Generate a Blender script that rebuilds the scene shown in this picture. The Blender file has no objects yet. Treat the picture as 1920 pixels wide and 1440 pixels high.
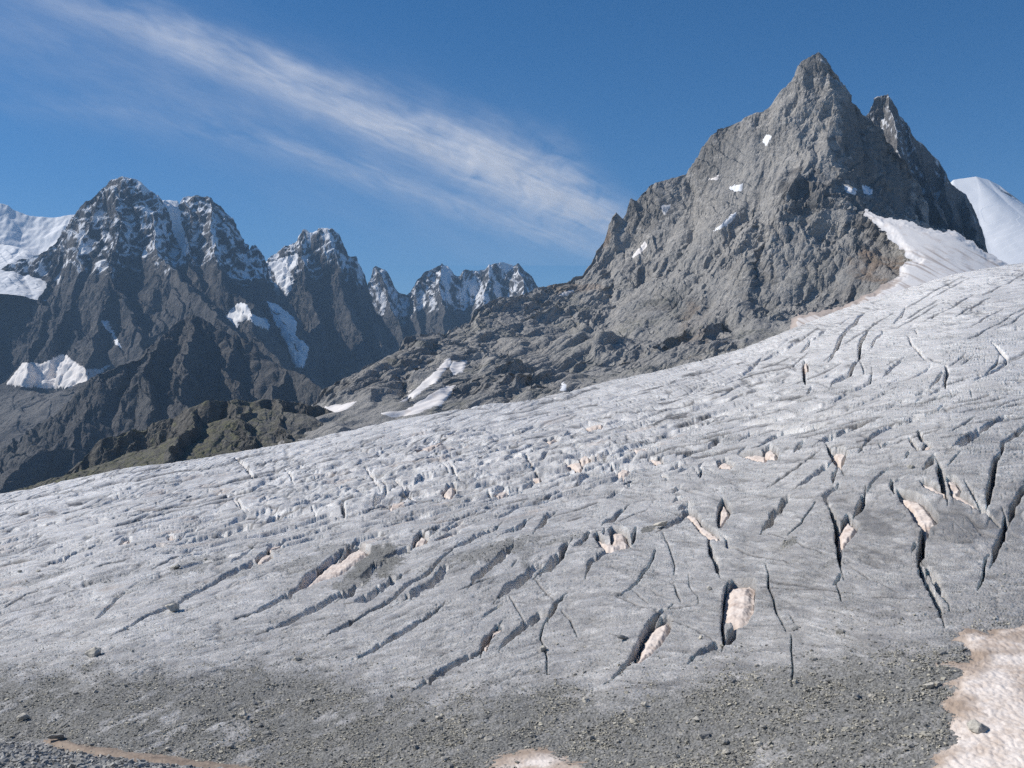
import bpy, bmesh, math
import numpy as np
F32 = np.float32
rad = math.radians
SC = bpy.context.scene
COL = SC.collection

# ------------------------------------------------------------------ camera, sky, sun, exposure
FPX = 2059.0                      # focal length in photograph pixels (1920 wide)
HOR = 760.0                       # pixel row of the true horizon
PITCH = math.atan((HOR - 720.0) / FPX)
SUN_AZ, SUN_EL = rad(-80), rad(40)      # azimuth from the view direction (+Y), negative = left
cam = bpy.data.cameras.new("camera")
cam.sensor_width = 36.0
cam.lens = 36.0 * FPX / 1920.0
cam.clip_start = 0.5
cam.clip_end = 120000.0
camo = bpy.data.objects.new("camera", cam)
camo.rotation_euler = (rad(90) + PITCH, 0, 0)
COL.objects.link(camo)
SC.camera = camo

W = bpy.data.worlds.new("World")
SC.world = W
W.use_nodes = True
wn = W.node_tree
bg = wn.nodes["Background"]
sky = wn.nodes.new("ShaderNodeTexSky")
sky.sky_type = 'NISHITA'
sky.sun_disc = False
sky.sun_elevation = SUN_EL
sky.sun_rotation = SUN_AZ
sky.altitude = 2900.0
sky.air_density = 1.0
sky.dust_density = 1.2
sky.ozone_density = 3.0
hsv = wn.nodes.new("ShaderNodeHueSaturation")
hsv.inputs["Saturation"].default_value = 1.32
wn.links.new(sky.outputs[0], hsv.inputs["Color"])
wn.links.new(hsv.outputs[0], bg.inputs[0])
bg.inputs[1].default_value = 0.1

sun = bpy.data.lights.new("sun", 'SUN')
sun.energy = 5.0
sun.angle = rad(0.5)
sun.color = (1.0, 0.955, 0.89)
suno = bpy.data.objects.new("sun", sun)
sd = (math.sin(SUN_AZ) * math.cos(SUN_EL), math.cos(SUN_AZ) * math.cos(SUN_EL), math.sin(SUN_EL))
from mathutils import Vector
suno.rotation_euler = Vector(sd).to_track_quat('Z', 'Y').to_euler()
suno.location = (0, 0, 50)
COL.objects.link(suno)
SC.view_settings.view_transform = 'Standard'
SC.view_settings.look = 'None'
SC.view_settings.exposure = 0.0
SC.view_settings.gamma = 1.0
SC.cycles.max_bounces = 6
SC.cycles.diffuse_bounces = 5
SC.cycles.transparent_max_bounces = 8
SC.cycles.volume_bounces = 0
SC.cycles.use_denoising = False
SC.cycles.use_adaptive_sampling = False

# ------------------------------------------------------------------ numpy helpers
CT, ST = math.cos(PITCH), math.sin(PITCH)


def ray(px, py):
    """pixel -> (x/y, z/y) of its ray"""
    h = (np.asarray(px, float) - 960) / FPX
    v = (720 - np.asarray(py, float)) / FPX
    Y = CT - ST * v
    Z = ST + CT * v
    return h / Y, Z / Y


def proj(x, y, z):
    f = y * CT + z * ST
    u = -y * ST + z * CT
    return 960 + FPX * x / f, 720 - FPX * u / f


def at(px, py, y):
    u, s = ray(px, py)
    return (float(u) * y, y, float(s) * y)


_rng = np.random.RandomState(7)
PERM = np.concatenate([_rng.permutation(256)] * 3).astype(np.int32)
G2 = np.stack([np.cos(np.arange(256) * 2.399963), np.sin(np.arange(256) * 2.399963)], 1).astype(F32)
_g3 = _rng.normal(size=(256, 3))
G3 = (_g3 / np.linalg.norm(_g3, axis=1)[:, None]).astype(F32)


def n2(x, y, seed=0):
    x = np.asarray(x, F32) + F32(seed * 17.31)
    y = np.asarray(y, F32) + F32(seed * 9.77)
    xi = np.floor(x); yi = np.floor(y)
    xf = x - xi; yf = y - yi
    xi = xi.astype(np.int32) & 255; yi = yi.astype(np.int32) & 255
    u = xf * xf * xf * (xf * (xf * 6 - 15) + 10)
    v = yf * yf * yf * (yf * (yf * 6 - 15) + 10)
    A = PERM[xi] + yi
    B = PERM[xi + 1] + yi

    def g(i, a, b):
        t = PERM[i]
        return G2[t, 0] * a + G2[t, 1] * b
    n00 = g(A, xf, yf); n10 = g(B, xf - 1, yf)
    n01 = g(A + 1, xf, yf - 1); n11 = g(B + 1, xf - 1, yf - 1)
    a = n00 + u * (n10 - n00)
    b = n01 + u * (n11 - n01)
    return (a + v * (b - a)) * F32(1.5)


def n3(x, y, z, seed=0):
    x = np.asarray(x, F32) + F32(seed * 13.7); y = np.asarray(y, F32) + F32(seed * 5.3); z = np.asarray(z, F32)
    xi = np.floor(x); yi = np.floor(y); zi = np.floor(z)
    xf = x - xi; yf = y - yi; zf = z - zi
    xi = xi.astype(np.int32) & 255; yi = yi.astype(np.int32) & 255; zi = zi.astype(np.int32) & 255
    u = xf * xf * (3 - 2 * xf); v = yf * yf * (3 - 2 * yf); w = zf * zf * (3 - 2 * zf)

    def g(i, a, b, c):
        t = PERM[i]
        return G3[t, 0] * a + G3[t, 1] * b + G3[t, 2] * c
    A = PERM[xi] + yi; B = PERM[xi + 1] + yi
    AA = PERM[A] + zi; AB = PERM[A + 1] + zi; BA = PERM[B] + zi; BB = PERM[B + 1] + zi

    def lay(k, c):
        a = g(AA + k, xf, yf, c); a = a + u * (g(BA + k, xf - 1, yf, c) - a)
        b = g(AB + k, xf, yf - 1, c); b = b + u * (g(BB + k, xf - 1, yf - 1, c) - b)
        return a + v * (b - a)
    p = lay(0, zf); q = lay(1, zf - 1)
    return (p + w * (q - p)) * F32(1.5)


def fbm2(x, y, seed=0, o=4, gain=0.5):
    r = 0; a = 1.0
    for i in range(o):
        r = r + a * n2(x * 2.03 ** i, y * 2.03 ** i, seed + i * 3)
        a *= gain
    return r


def sst(a, b, x):
    t = np.clip((x - a) / (b - a), 0, 1)
    return t * t * (3 - 2 * t)


def bil(img, fx, fy):
    h, w = img.shape
    fx = np.clip(fx, 0, w - 1.001); fy = np.clip(fy, 0, h - 1.001)
    xi = fx.astype(np.int32); yi = fy.astype(np.int32)
    a = (fx - xi).astype(F32); b = (fy - yi).astype(F32)
    return (img[yi, xi] * (1 - a) + img[yi, xi + 1] * a) * (1 - b) + (img[yi + 1, xi] * (1 - a) + img[yi + 1, xi + 1] * a) * b


def inpoly(px, py, poly):
    r = np.zeros(px.shape, bool)
    n = len(poly)
    for i in range(n):
        x1, y1 = poly[i]; x2, y2 = poly[(i + 1) % n]
        if y1 == y2:
            continue
        c = (y1 > py) != (y2 > py)
        r ^= c & (px < (x2 - x1) * (py - y1) / (y2 - y1) + x1)
    return r


def polydist(px, py, pts, closed=True):
    d = np.full(px.shape, 1e9, F32)
    n = len(pts)
    for i in range(n if closed else n - 1):
        x1, y1 = pts[i]; x2, y2 = pts[(i + 1) % n]
        dx, dy = x2 - x1, y2 - y1
        t = np.clip(((px - x1) * dx + (py - y1) * dy) / (dx * dx + dy * dy + 1e-9), 0, 1)
        d = np.minimum(d, np.hypot(px - x1 - t * dx, py - y1 - t * dy))
    return d


def sdpoly(px, py, poly):
    """positive inside"""
    return np.where(inpoly(px, py, poly), 1, -1) * polydist(px, py, poly)


def blur(a, n):
    for _ in range(n):
        p = np.pad(a, 1, mode='edge')
        a = (p[:-2, 1:-1] + p[2:, 1:-1] + p[1:-1, :-2] + p[1:-1, 2:] + 2 * a) / 6
    return a


def link(ob, mat=None, label=None, cat=None, kind=None, group=None):
    COL.objects.link(ob)
    if mat:
        ob.data.materials.append(mat)
    for k, v in (("label", label), ("category", cat), ("kind", kind), ("group", group)):
        if v:
            ob[k] = v
    return ob


def raw_mesh(name, co, quads, smooth=True, attrs=None):
    me = bpy.data.meshes.new(name)
    nv = len(co); nf = len(quads); k = quads.shape[1]
    me.vertices.add(nv)
    me.vertices.foreach_set("co", np.ascontiguousarray(co, F32).ravel())
    me.loops.add(nf * k)
    me.loops.foreach_set("vertex_index", np.ascontiguousarray(quads, np.int32).ravel())
    me.polygons.add(nf)
    me.polygons.foreach_set("loop_start", np.arange(0, nf * k, k, dtype=np.int32))
    me.polygons.foreach_set("loop_total", np.full(nf, k, np.int32))
    me.polygons.foreach_set("use_smooth", np.full(nf, smooth, bool))
    for an, v in (attrs or {}).items():
        a = me.attributes.new(an, 'FLOAT', 'POINT')
        a.data.foreach_set("value", np.ascontiguousarray(v, F32).ravel())
    me.update(calc_edges=True)
    return me


def grid_quads(ny, nx):
    i = np.arange(ny * nx, dtype=np.int32).reshape(ny, nx)
    return np.stack([i[:-1, :-1], i[:-1, 1:], i[1:, 1:], i[1:, :-1]], -1).reshape(-1, 4)


def grid_obj(name, P, mat, attrs=None, keep=None, smooth=True, **kw):
    ny, nx = P.shape[:2]
    q = grid_quads(ny, nx)
    co = P.reshape(-1, 3)
    attrs = {k: v.ravel() for k, v in (attrs or {}).items()}
    if keep is not None:
        kf = keep[:-1, :-1] & keep[:-1, 1:] & keep[1:, 1:] & keep[1:, :-1]
        q = q[kf.ravel()]
        used = np.unique(q)
        mp = np.zeros(len(co), np.int32); mp[used] = np.arange(len(used))
        q = mp[q]; co = co[used]
        attrs = {k: v[used] for k, v in attrs.items()}
    me = raw_mesh(name, co, q, smooth, attrs)
    return link(bpy.data.objects.new(name, me), mat, **kw)


# ------------------------------------------------------------------ materials
class NT:
    def __init__(s, name):
        s.m = bpy.data.materials.new(name); s.m.use_nodes = True
        s.t = s.m.node_tree
        s.b = s.t.nodes["Principled BSDF"]
        s.b.inputs["Roughness"].default_value = 0.9
        s.b.inputs["Specular IOR Level"].default_value = 0.25
        s.co = s.t.nodes.new("ShaderNodeTexCoord").outputs["Object"]

    def L(s, a, b):
        s.t.links.new(a, b)

    def setin(s, inp, v):
        if isinstance(v, (int, float)):
            inp.default_value = v
        elif isinstance(v, tuple):
            inp.default_value = v if len(v) != 3 or inp.type == 'VECTOR' else v + (1,)
        else:
            s.L(v, inp)

    def mapping(s, scale, rot=(0, 0, 0)):
        n = s.t.nodes.new("ShaderNodeMapping")
        s.L(s.co, n.inputs[0])
        n.inputs["Scale"].default_value = scale
        n.inputs["Rotation"].default_value = rot
        return n.outputs[0]

    def noise(s, scale, detail=6, rough=0.6, vec=None, dist=0.0):
        n = s.t.nodes.new("ShaderNodeTexNoise")
        s.L(vec or s.co, n.inputs["Vector"])
        n.inputs["Scale"].default_value = scale
        n.inputs["Detail"].default_value = detail
        n.inputs["Roughness"].default_value = rough
        n.inputs["Distortion"].default_value = dist
        return n.outputs[0]

    def vor(s, scale, feature='F1', out="Distance", vec=None):
        n = s.t.nodes.new("ShaderNodeTexVoronoi")
        n.feature = feature
        s.L(vec or s.co, n.inputs["Vector"])
        n.inputs["Scale"].default_value = scale
        return n.outputs[out]

    def attr(s, name):
        n = s.t.nodes.new("ShaderNodeAttribute"); n.attribute_name = name
        return n.outputs["Fac"]

    def ramp(s, v, a, b, x=0.0, y=1.0):
        n = s.t.nodes.new("ShaderNodeMapRange"); n.clamp = True
        s.L(v, n.inputs[0])
        n.inputs[1].default_value = a; n.inputs[2].default_value = b
        n.inputs[3].default_value = x; n.inputs[4].default_value = y
        return n.outputs[0]

    def math(s, op, a, b=0.0):
        n = s.t.nodes.new("ShaderNodeMath"); n.operation = op
        s.setin(n.inputs[0], a); s.setin(n.inputs[1], b)
        return n.outputs[0]

    def mix(s, f, a, b):
        n = s.t.nodes.new("ShaderNodeMix"); n.data_type = 'RGBA'
        s.setin(n.inputs[0], f); s.setin(n.inputs[6], a); s.setin(n.inputs[7], b)
        return n.outputs[2]

    def mul(s, col, f):
        if isinstance(col, tuple):
            return tuple(q * f for q in col) if isinstance(f, (int, float)) else s._mulv(col, f)
        n = s.t.nodes.new("ShaderNodeVectorMath"); n.operation = 'SCALE'
        s.setin(n.inputs[0], col); s.setin(n.inputs[3], f)
        return n.outputs[0]

    def _mulv(s, col, f):
        n = s.t.nodes.new("ShaderNodeVectorMath"); n.operation = 'SCALE'
        n.inputs[0].default_value = col
        s.setin(n.inputs[3], f)
        return n.outputs[0]

    def bump(s, h, dist, strength=1.0, prev=None):
        n = s.t.nodes.new("ShaderNodeBump")
        n.inputs["Distance"].default_value = dist
        s.setin(n.inputs["Strength"], strength)
        s.L(h, n.inputs["Height"])
        if prev:
            s.L(prev, n.inputs["Normal"])
        return n.outputs[0]

    def done(s, col, nrm=None, rough=None):
        s.setin(s.b.inputs["Base Color"], col)
        if nrm:
            s.L(nrm, s.b.inputs["Normal"])
        if rough is not None:
            s.setin(s.b.inputs["Roughness"], rough)
        return s.m


def mat_rock(name, c1, c2, c3, scale, veg=(0.085, 0.09, 0.05), scree=(0.2, 0.19, 0.18), snow=(0.86, 0.865, 0.875), bumpd=1.0):
    k = NT(name)
    big = k.ramp(k.noise(0.012 / scale, 5, 0.6), 0.32, 0.68)
    strata = k.noise(0.05 / scale, 7, 0.65, k.mapping((1, 1, 3.0), (0.5, 0.35, 0.2)), 0.6)
    fine = k.noise(0.35 / scale, 8, 0.72)
    c = k.mix(big, c1, c2)
    c = k.mix(k.ramp(strata, 0.5, 0.72), c, c3)
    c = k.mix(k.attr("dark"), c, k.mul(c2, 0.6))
    c = k.mix(k.attr("rust"), c, (0.27, 0.19, 0.13))
    c = k.mul(c, k.ramp(fine, 0.25, 0.75, 0.6, 1.4))
    c = k.mix(k.math('MULTIPLY', k.attr("scree"), k.ramp(fine, 0.3, 0.62, 0.6, 1.0)), c, k.mul(scree, k.ramp(k.noise(1.2 / scale, 4, 0.7), 0.3, 0.7, 0.8, 1.2)))
    c = k.mix(k.math('MULTIPLY', k.attr("veg"), k.ramp(k.noise(0.12 / scale, 6, 0.7), 0.42, 0.6)), c, veg)
    c = k.mix(k.attr("snow"), c, snow)
    h = k.math('ADD', k.noise(0.2 / scale, 10, 0.72), k.math('MULTIPLY', k.vor(0.22 / scale, 'F1'), 0.35))
    ns = k.ramp(k.attr("snow"), 0, 1, 0.75, 0.02)
    n = k.bump(h, 5.0 * scale * bumpd, ns)
    n2_ = k.bump(k.noise(0.9 / scale, 6, 0.7), 1.1 * scale * bumpd, ns, n)
    return k.done(c, n2_)


def mat_snow(name, base, dirt, scale, amount, cup=0.35, edge=False):
    k = NT(name)
    f = k.ramp(k.noise(0.5 / scale, 7, 0.7), 0.12 + amount * 0.4, 0.32 + amount * 0.5)
    g = k.ramp(k.noise(3.0 / scale, 5, 0.7, k.mapping((1, 2.2, 1))), 0.35, 0.75)
    c = k.mix(f, k.mul(dirt, 1.0), base)
    c = k.mix(k.math('MULTIPLY', g, 0.22), c, k.mul(dirt, 0.85))
    if edge:
        c = k.mix(k.ramp(k.attr("edge"), 0.35, 0.95), c, k.mul(dirt, 0.72))
    n = k.bump(k.noise(1.5 / scale, 6, 0.6), cup * scale, 0.7)
    return k.done(c, n, 0.75)


# glacier surface: attributes alb (0 dirty grey - 1 clean white ice), deb (gravel cover), tan (snow dust), wet
k = NT("glacier_ice")
ice = k.mix(k.attr("alb"), (0.128, 0.121, 0.114), (0.78, 0.76, 0.735))
fine = k.noise(1.6, 8, 0.7)
st = k.noise(1.0, 6, 0.7, k.mapping((0.10, 0.5, 0.5)), 0.2)
ice = k.mul(ice, k.ramp(st, 0.3, 0.7, 0.82, 1.16))
ice = k.mul(ice, k.ramp(fine, 0.3, 0.7, 0.88, 1.12))
ice = k.mix(k.attr("tan"), ice, (0.5, 0.41, 0.34))
grit = k.ramp(k.noise(4.0, 4, 0.8), 0.6, 0.68)
ice = k.mix(k.math('MULTIPLY', grit, 0.35), ice, (0.1, 0.098, 0.09))
gv = k.vor(5.0, 'F1', "Color")
sep = k.t.nodes.new("ShaderNodeSeparateColor"); k.L(gv, sep.inputs[0])
stone = k.mix(sep.outputs[0], (0.14, 0.14, 0.134), (0.30, 0.297, 0.28))
stone = k.mix(k.ramp(k.noise(0.7, 5, 0.7), 0.4, 0.7), k.mul(stone, 0.75), stone)
cov = k.math('ADD', k.attr("deb"), k.math('MULTIPLY', k.math('SUBTRACT', k.noise(2.6, 6, 0.75), 0.5), 1.3))
cov = k.ramp(cov, 0.3, 0.72)
col = k.mix(cov, ice, stone)
h = k.math('ADD', k.noise(1.2, 8, 0.6, k.mapping((0.5, 1, 1))), k.math('MULTIPLY', st, 0.6))
n = k.bump(h, 0.22, 0.5)
n = k.bump(k.vor(4.5), 0.16, 0.6, n)
k.b.subsurface_method = 'BURLEY'
k.setin(k.b.inputs["Subsurface Weight"], k.ramp(cov, 0, 1, 0.55, 0.0))
k.b.inputs["Subsurface Radius"].default_value = (0.5, 0.65, 0.75)
k.b.inputs["Subsurface Scale"].default_value = 1.0
M_ICE = k.done(col, n, k.math('MAXIMUM', cov, k.ramp(k.noise(0.35, 5, 0.7), 0.4, 0.62, 0.38, 0.72)))

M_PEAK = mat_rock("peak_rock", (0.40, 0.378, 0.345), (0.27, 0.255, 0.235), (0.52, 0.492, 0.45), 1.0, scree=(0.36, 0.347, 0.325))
M_PEAK2 = mat_rock("tower_rock", (0.2, 0.19, 0.182), (0.13, 0.125, 0.122), (0.26, 0.245, 0.23), 1.0)
M_NEAR = mat_rock("dark_rock", (0.155, 0.145, 0.127), (0.105, 0.098, 0.088), (0.2, 0.187, 0.16), 0.8, veg=(0.17, 0.165, 0.095))
M_MID = mat_rock("mid_rock", (0.12, 0.115, 0.108), (0.085, 0.08, 0.078), (0.15, 0.14, 0.13), 2.2)
M_FAR = mat_rock("far_rock", (0.105, 0.1, 0.097), (0.072, 0.07, 0.07), (0.15, 0.138, 0.128), 3.5)
M_SNOWY = mat_snow("white_snow", (0.83, 0.84, 0.86), (0.74, 0.73, 0.73), 30.0, 0.3, 0.1)
M_FIRN = mat_snow("pink_firn", (0.82, 0.785, 0.755), (0.62, 0.53, 0.47), 6.0, 0.3, 0.05)
M_TONGUE = mat_snow("streaked_firn", (0.84, 0.815, 0.79), (0.62, 0.52, 0.45), 8.0, 0.3, 0.04, True)
M_PLUG = mat_snow("dusty_snow", (0.74, 0.655, 0.585), (0.52, 0.41, 0.34), 1.0, 0.5, 0.12, True)
M_DIRTY = mat_snow("dirty_snow", (0.82, 0.745, 0.68), (0.5, 0.39, 0.305), 1.3, 0.52, 0.09, True)
M_BROWN = mat_snow("brown_snow", (0.34, 0.27, 0.21), (0.2, 0.15, 0.115), 0.8, 0.5, 0.1)


def mat_stone(name, ca, cb):
    k = NT(name)
    oi = k.t.nodes.new("ShaderNodeObjectInfo").outputs["Random"]
    isl = k.t.nodes.new("ShaderNodeNewGeometry").outputs["Random Per Island"]
    r = k.math('FRACT', k.math('ADD', oi, isl))
    c = k.mix(r, ca, cb)
    c = k.mul(c, k.ramp(k.noise(5.0, 6, 0.7), 0.3, 0.7, 0.7, 1.3))
    return k.done(c, k.bump(k.noise(6.0, 6, 0.7), 0.06, 0.6))


M_STONE = mat_stone("boulder_stone", (0.26, 0.255, 0.24), (0.56, 0.52, 0.44))
M_GRAVEL = mat_stone("gravel_stone", (0.17, 0.168, 0.158), (0.56, 0.52, 0.42))
M_RUBBLE = mat_stone("rubble_stone", (0.25, 0.245, 0.232), (0.43, 0.42, 0.395))

# ------------------------------------------------------------------ glacier
H0 = 30.0
_rx = np.array([-300, 0, 115, 220, 400, 560, 700, 850, 1050, 1150, 1280, 1420, 1490, 1600, 1700, 1790, 1920, 2250], float)
_ry = np.array([985, 925, 903, 880, 855, 828, 795, 768, 738, 712, 685, 645, 612, 572, 541, 512, 492, 462], float)
_Rx = np.array([-300, 0, 700, 1000, 1400, 1700, 1920, 2250], float)
_Ry = np.array([600, 650, 850, 920, 1050, 1150, 1300, 1400], float)


_pg = np.arange(-400, 2400, 4.0)
_rimg = np.convolve(np.pad(np.interp(_pg, _rx, _ry), 14, mode='edge'), np.hanning(29) / np.hanning(29).sum(), 'valid')


def rim_py(px):
    return np.interp(px, _pg, _rimg)


_tu, _ts = ray(_rx, _ry)
_ug = np.linspace(-1.8, 1.8, 1801)
_sr = np.interp(_ug, _tu, _ts)
_Rg = np.interp(_ug * FPX * 1.0 + 960, _Rx, _Ry)


def smooth1(a, n):
    kk = np.hanning(n); kk /= kk.sum()
    return np.convolve(np.pad(a, n // 2, mode='edge'), kk, 'valid')[:len(a)]


_sr_s = smooth1(_sr, 25)
_Rg = smooth1(_Rg, 61)
_vg = smooth1(_sr_s + H0 / _Rg, 41)


def vv(u):
    return np.interp(u, _ug, _vg)


def RR(u):
    return np.interp(u, _ug, _Rg)


def ground_y(px, py):
    u, s = ray(px, py)
    return H0 / np.maximum(vv(u) - s, H0 / (RR(u) + 150))


def low_z(x, y):
    """broad glacier surface, metres"""
    u = x / y
    R = RR(u)
    z = -H0 + vv(u) * y
    far = sst(150, 500, y)
    z = z + (0.9 - 0.2 * far) * n2(x / 38, y / 55, 3) * sst(40, 90, y) + 0.25 * n2(x / 11, y / 16, 5)
    b = np.maximum(y - R, 0)
    return z - b * b / 260.0


CRACKS = []      # (width px, depth m, [(px,py)...])


def cr(ox, oy, sc, rows):
    for r in rows:
        w, d = r[0], r[1]
        CRACKS.append((w, d, [(ox + a / sc, oy + b / sc) for a, b in r[2:]]))


cr(640, 980, 4, [
    (13, 5, (575, 1190), (640, 1145), (760, 1075), (880, 1010), (980, 960), (1065, 905)),
    (10, 5, (1050, 940), (1075, 850), (1130, 780), (1180, 730)),
    (16, 4, (1190, 900), (1240, 850), (1330, 770), (1400, 710), (1480, 670), (1560, 655)),
    (9, 5, (1550, 695), (1580, 640), (1610, 580), (1655, 545)),
    (2, 1, (1550, 700), (1520, 740), (1490, 830), (1525, 910), (1540, 1000), (1545, 1130)),
    (8, 4, (140, 970), (250, 910), (370, 830), (480, 770), (600, 700), (700, 640), (760, 595)),
    (6, 3, (0, 755), (60, 730), (130, 680)),
    (7, 3, (130, 680), (220, 620), (330, 565), (400, 530), (480, 450), (540, 425), (600, 395), (680, 340), (760, 260), (850, 190)),
    (9, 4, (850, 190), (950, 150), (1010, 100), (1080, 60), (1160, 40), (1180, 5)),
    (17, 3.5, (480, 545), (560, 510), (660, 450), (740, 390), (840, 325)),
    (15, 3.5, (100, 570), (200, 530), (300, 470), (380, 420), (465, 365)),
    (15, 3.5, (0, 540), (70, 500), (160, 430)),
    (14, 5, (140, 380), (210, 350), (250, 300), (340, 265)),
    (9, 3, (320, 240), (400, 215), (470, 190), (555, 165)),
    (9, 3, (40, 165), (110, 130), (200, 105), (330, 72)),
    (6, 2, (300, 125), (370, 95)),
    (19, 3.5, (980, 450), (1050, 390), (1110, 340), (1190, 290), (1250, 240), (1290, 175)),
    (2.5, 1, (880, 500), (1000, 450), (1110, 415)),
    (17, 4, (1180, 540), (1240, 500), (1320, 460), (1400, 400), (1450, 350), (1510, 315)),
    (17, 4, (1480, 390), (1560, 340), (1620, 280), (1670, 220), (1715, 170)),
    (9, 4, (1740, 200), (1800, 160), (1870, 80)),
    (4, 2, (1055, 670), (1130, 630), (1210, 585)),
    (8, 3, (1220, 75), (1300, 45), (1380, 0)),
    (9, 3, (1460, 50), (1520, 0)),
    (1.5, .7, (1440, 415), (1500, 490), (1590, 555)), (1.5, .7, (1260, 540), (1330, 630), (1375, 705)),
    (1.8, .8, (1650, 640), (1720, 710), (1765, 825)), (3, 1, (1280, 345), (1310, 305)),
])
cr(1080, 980, 4, [
    (11, 4, (260, 1190), (330, 1140), (400, 1080), (440, 1000), (480, 900), (530, 780), (600, 710), (685, 648)),
    (15, 4, (905, 1025), (960, 990), (1040, 960), (1120, 920)), (5, 2, (845, 1100), (905, 1015)),
    (6, 4, (1110, 950), (1105, 850), (1100, 750), (1110, 600), (1130, 480)),
    (20, 5, (1120, 940), (1150, 890), (1180, 800)),
    (9, 6, (990, 110), (1015, 220), (1050, 270), (1068, 365)),
    (4, 2, (1080, 60), (1125, 100), (1135, 170), (1200, 185)),
    (3.5, 1.6, (600, 180), (570, 280), (500, 370), (450, 440), (400, 490), (320, 540)),
    (2.5, 1.2, (1420, 310), (1445, 400), (1445, 500), (1490, 620), (1510, 730), (1580, 845)),
    (1.8, .8, (1615, 870), (1615, 1000), (1625, 1100), (1620, 1280)),
    (1.3, .6, (1345, 500), (1560, 515), (1800, 530), (1920, 545)), (1.3, .6, (1450, 450), (1650, 485), (1800, 520)),
    (1.4, .6, (690, 650), (780, 640), (920, 625)), (2, 1, (740, 450), (760, 530), (785, 600)),
    (1.5, .8, (650, 60), (690, 150), (740, 290), (735, 370)),
    (1.5, .7, (300, 545), (400, 590), (540, 650)), (1.5, .7, (420, 500), (540, 600)),
    (1.3, .6, (1190, 180), (1350, 240), (1500, 280), (1600, 320)),
    (10, 4, (400, 180), (430, 110), (447, 25)), (4, 2, (210, 90), (215, 40)),
    (10, 4, (75, 385), (110, 310), (180, 250), (290, 215)),
    (1.5, .7, (1500, 680), (1600, 665)), (1.2, .5, (720, 750), (860, 800), (1000, 890), (1040, 930)),
    (1.6, .7, (1600, 730), (1640, 790)), (1.2, .5, (840, 370), (850, 470), (910, 560), (915, 620)),
])
cr(1440, 780, 4, [
    (16, 5, (-40, 830), (10, 780), (40, 730), (90, 690), (130, 630), (168, 585)),
    (9, 3, (230, 508), (300, 465), (380, 410), (450, 370), (488, 342)),
    (3, 1.3, (0, 515), (80, 465), (190, 400), (270, 345), (390, 260)),
    (6, 3, (490, 500), (490, 430), (530, 390)), (11, 4, (440, 230), (500, 330), (545, 395)),
    (13, 4, (385, 195), (450, 160), (520, 140), (580, 100), (660, 70), (750, 42)),
    (19, 6, (385, 190), (440, 180), (490, 195)),
    (10, 4, (680, 290), (705, 240)), (10, 3, (715, 225), (770, 170), (840, 115), (930, 80), (1030, 50), (1120, 20), (1205, -8)),
    (13, 3, (200, 275), (235, 240), (268, 195)), (7, 3, (850, 250), (905, 205)), (6, 2, (830, 215), (855, 250)),
    (9, 5, (1060, 180), (1130, 275)), (13, 5, (1130, 115), (1165, 215)), (8, 4, (1035, 335), (1062, 288)),
    (13, 4, (1165, 435), (1220, 370), (1255, 315)),
    (26, 4, (1405, 240), (1480, 205), (1540, 160), (1600, 115)), (11, 4, (1560, 140), (1640, 85), (1700, 50), (1795, 2)),
    (2, 1, (1380, 130), (1450, 80), (1560, 10)), (2, 1, (1350, 405), (1440, 290)),
    (14, 7, (1645, 680), (1670, 560), (1690, 440), (1710, 350), (1752, 285)),
    (8, 4, (1748, 300), (1760, 220), (1830, 160), (1930, 85)),
    (12, 6, (1820, 790), (1840, 690), (1880, 640), (1930, 560)),
    (13, 6, (1690, 1080), (1710, 990), (1750, 920), (1775, 850), (1780, 755)),
    (4, 2, (1570, 1310), (1610, 1230), (1620, 1150), (1630, 1060), (1662, 1032)),
    (4, 2, (1480, 520), (1600, 700), (1745, 835)),
    (12, 6, (1275, 380), (1290, 460), (1320, 560), (1345, 650)),
    (9, 5, (925, 495), (930, 560), (950, 600)), (6, 3, (940, 515), (1012, 493)),
    (16, 6, (1185, 850), (1170, 930), (1150, 1030), (1128, 1095)), (10, 4, (1082, 1015), (1112, 965)),
    (12, 6, (1125, 1080), (1150, 1170), (1190, 1270), (1230, 1350), (1275, 1430), (1310, 1540)),
    (16, 1.2, (1170, 1100), (1240, 1210), (1300, 1330), (1350, 1420)),
    (12, 5, (405, 590), (470, 560), (535, 508)), (9, 5, (410, 580), (445, 660)),
    (11, 6, (455, 670), (500, 760), (520, 850), (530, 950), (545, 1145)),
    (14, 5, (648, 760), (690, 690), (728, 585)), (4, 1.6, (725, 590), (770, 530), (830, 460), (905, 395)),
    (7, 3, (495, 1285), (555, 1205)), (2, 1, (515, 1280), (550, 1430)),
    (2, 1, (150, 890), (250, 790), (320, 690), (352, 628)), (1.5, .7, (1, 870), (120, 910), (260, 980), (400, 1040)),
    (1.4, .6, (640, 1170), (760, 1240), (880, 1300), (960, 1350)), (1.3, .6, (0, 1260), (200, 1290), (400, 1330), (560, 1360), (700, 1370)),
    (1.2, .5, (800, 1390), (1100, 1412)),
])
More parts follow.
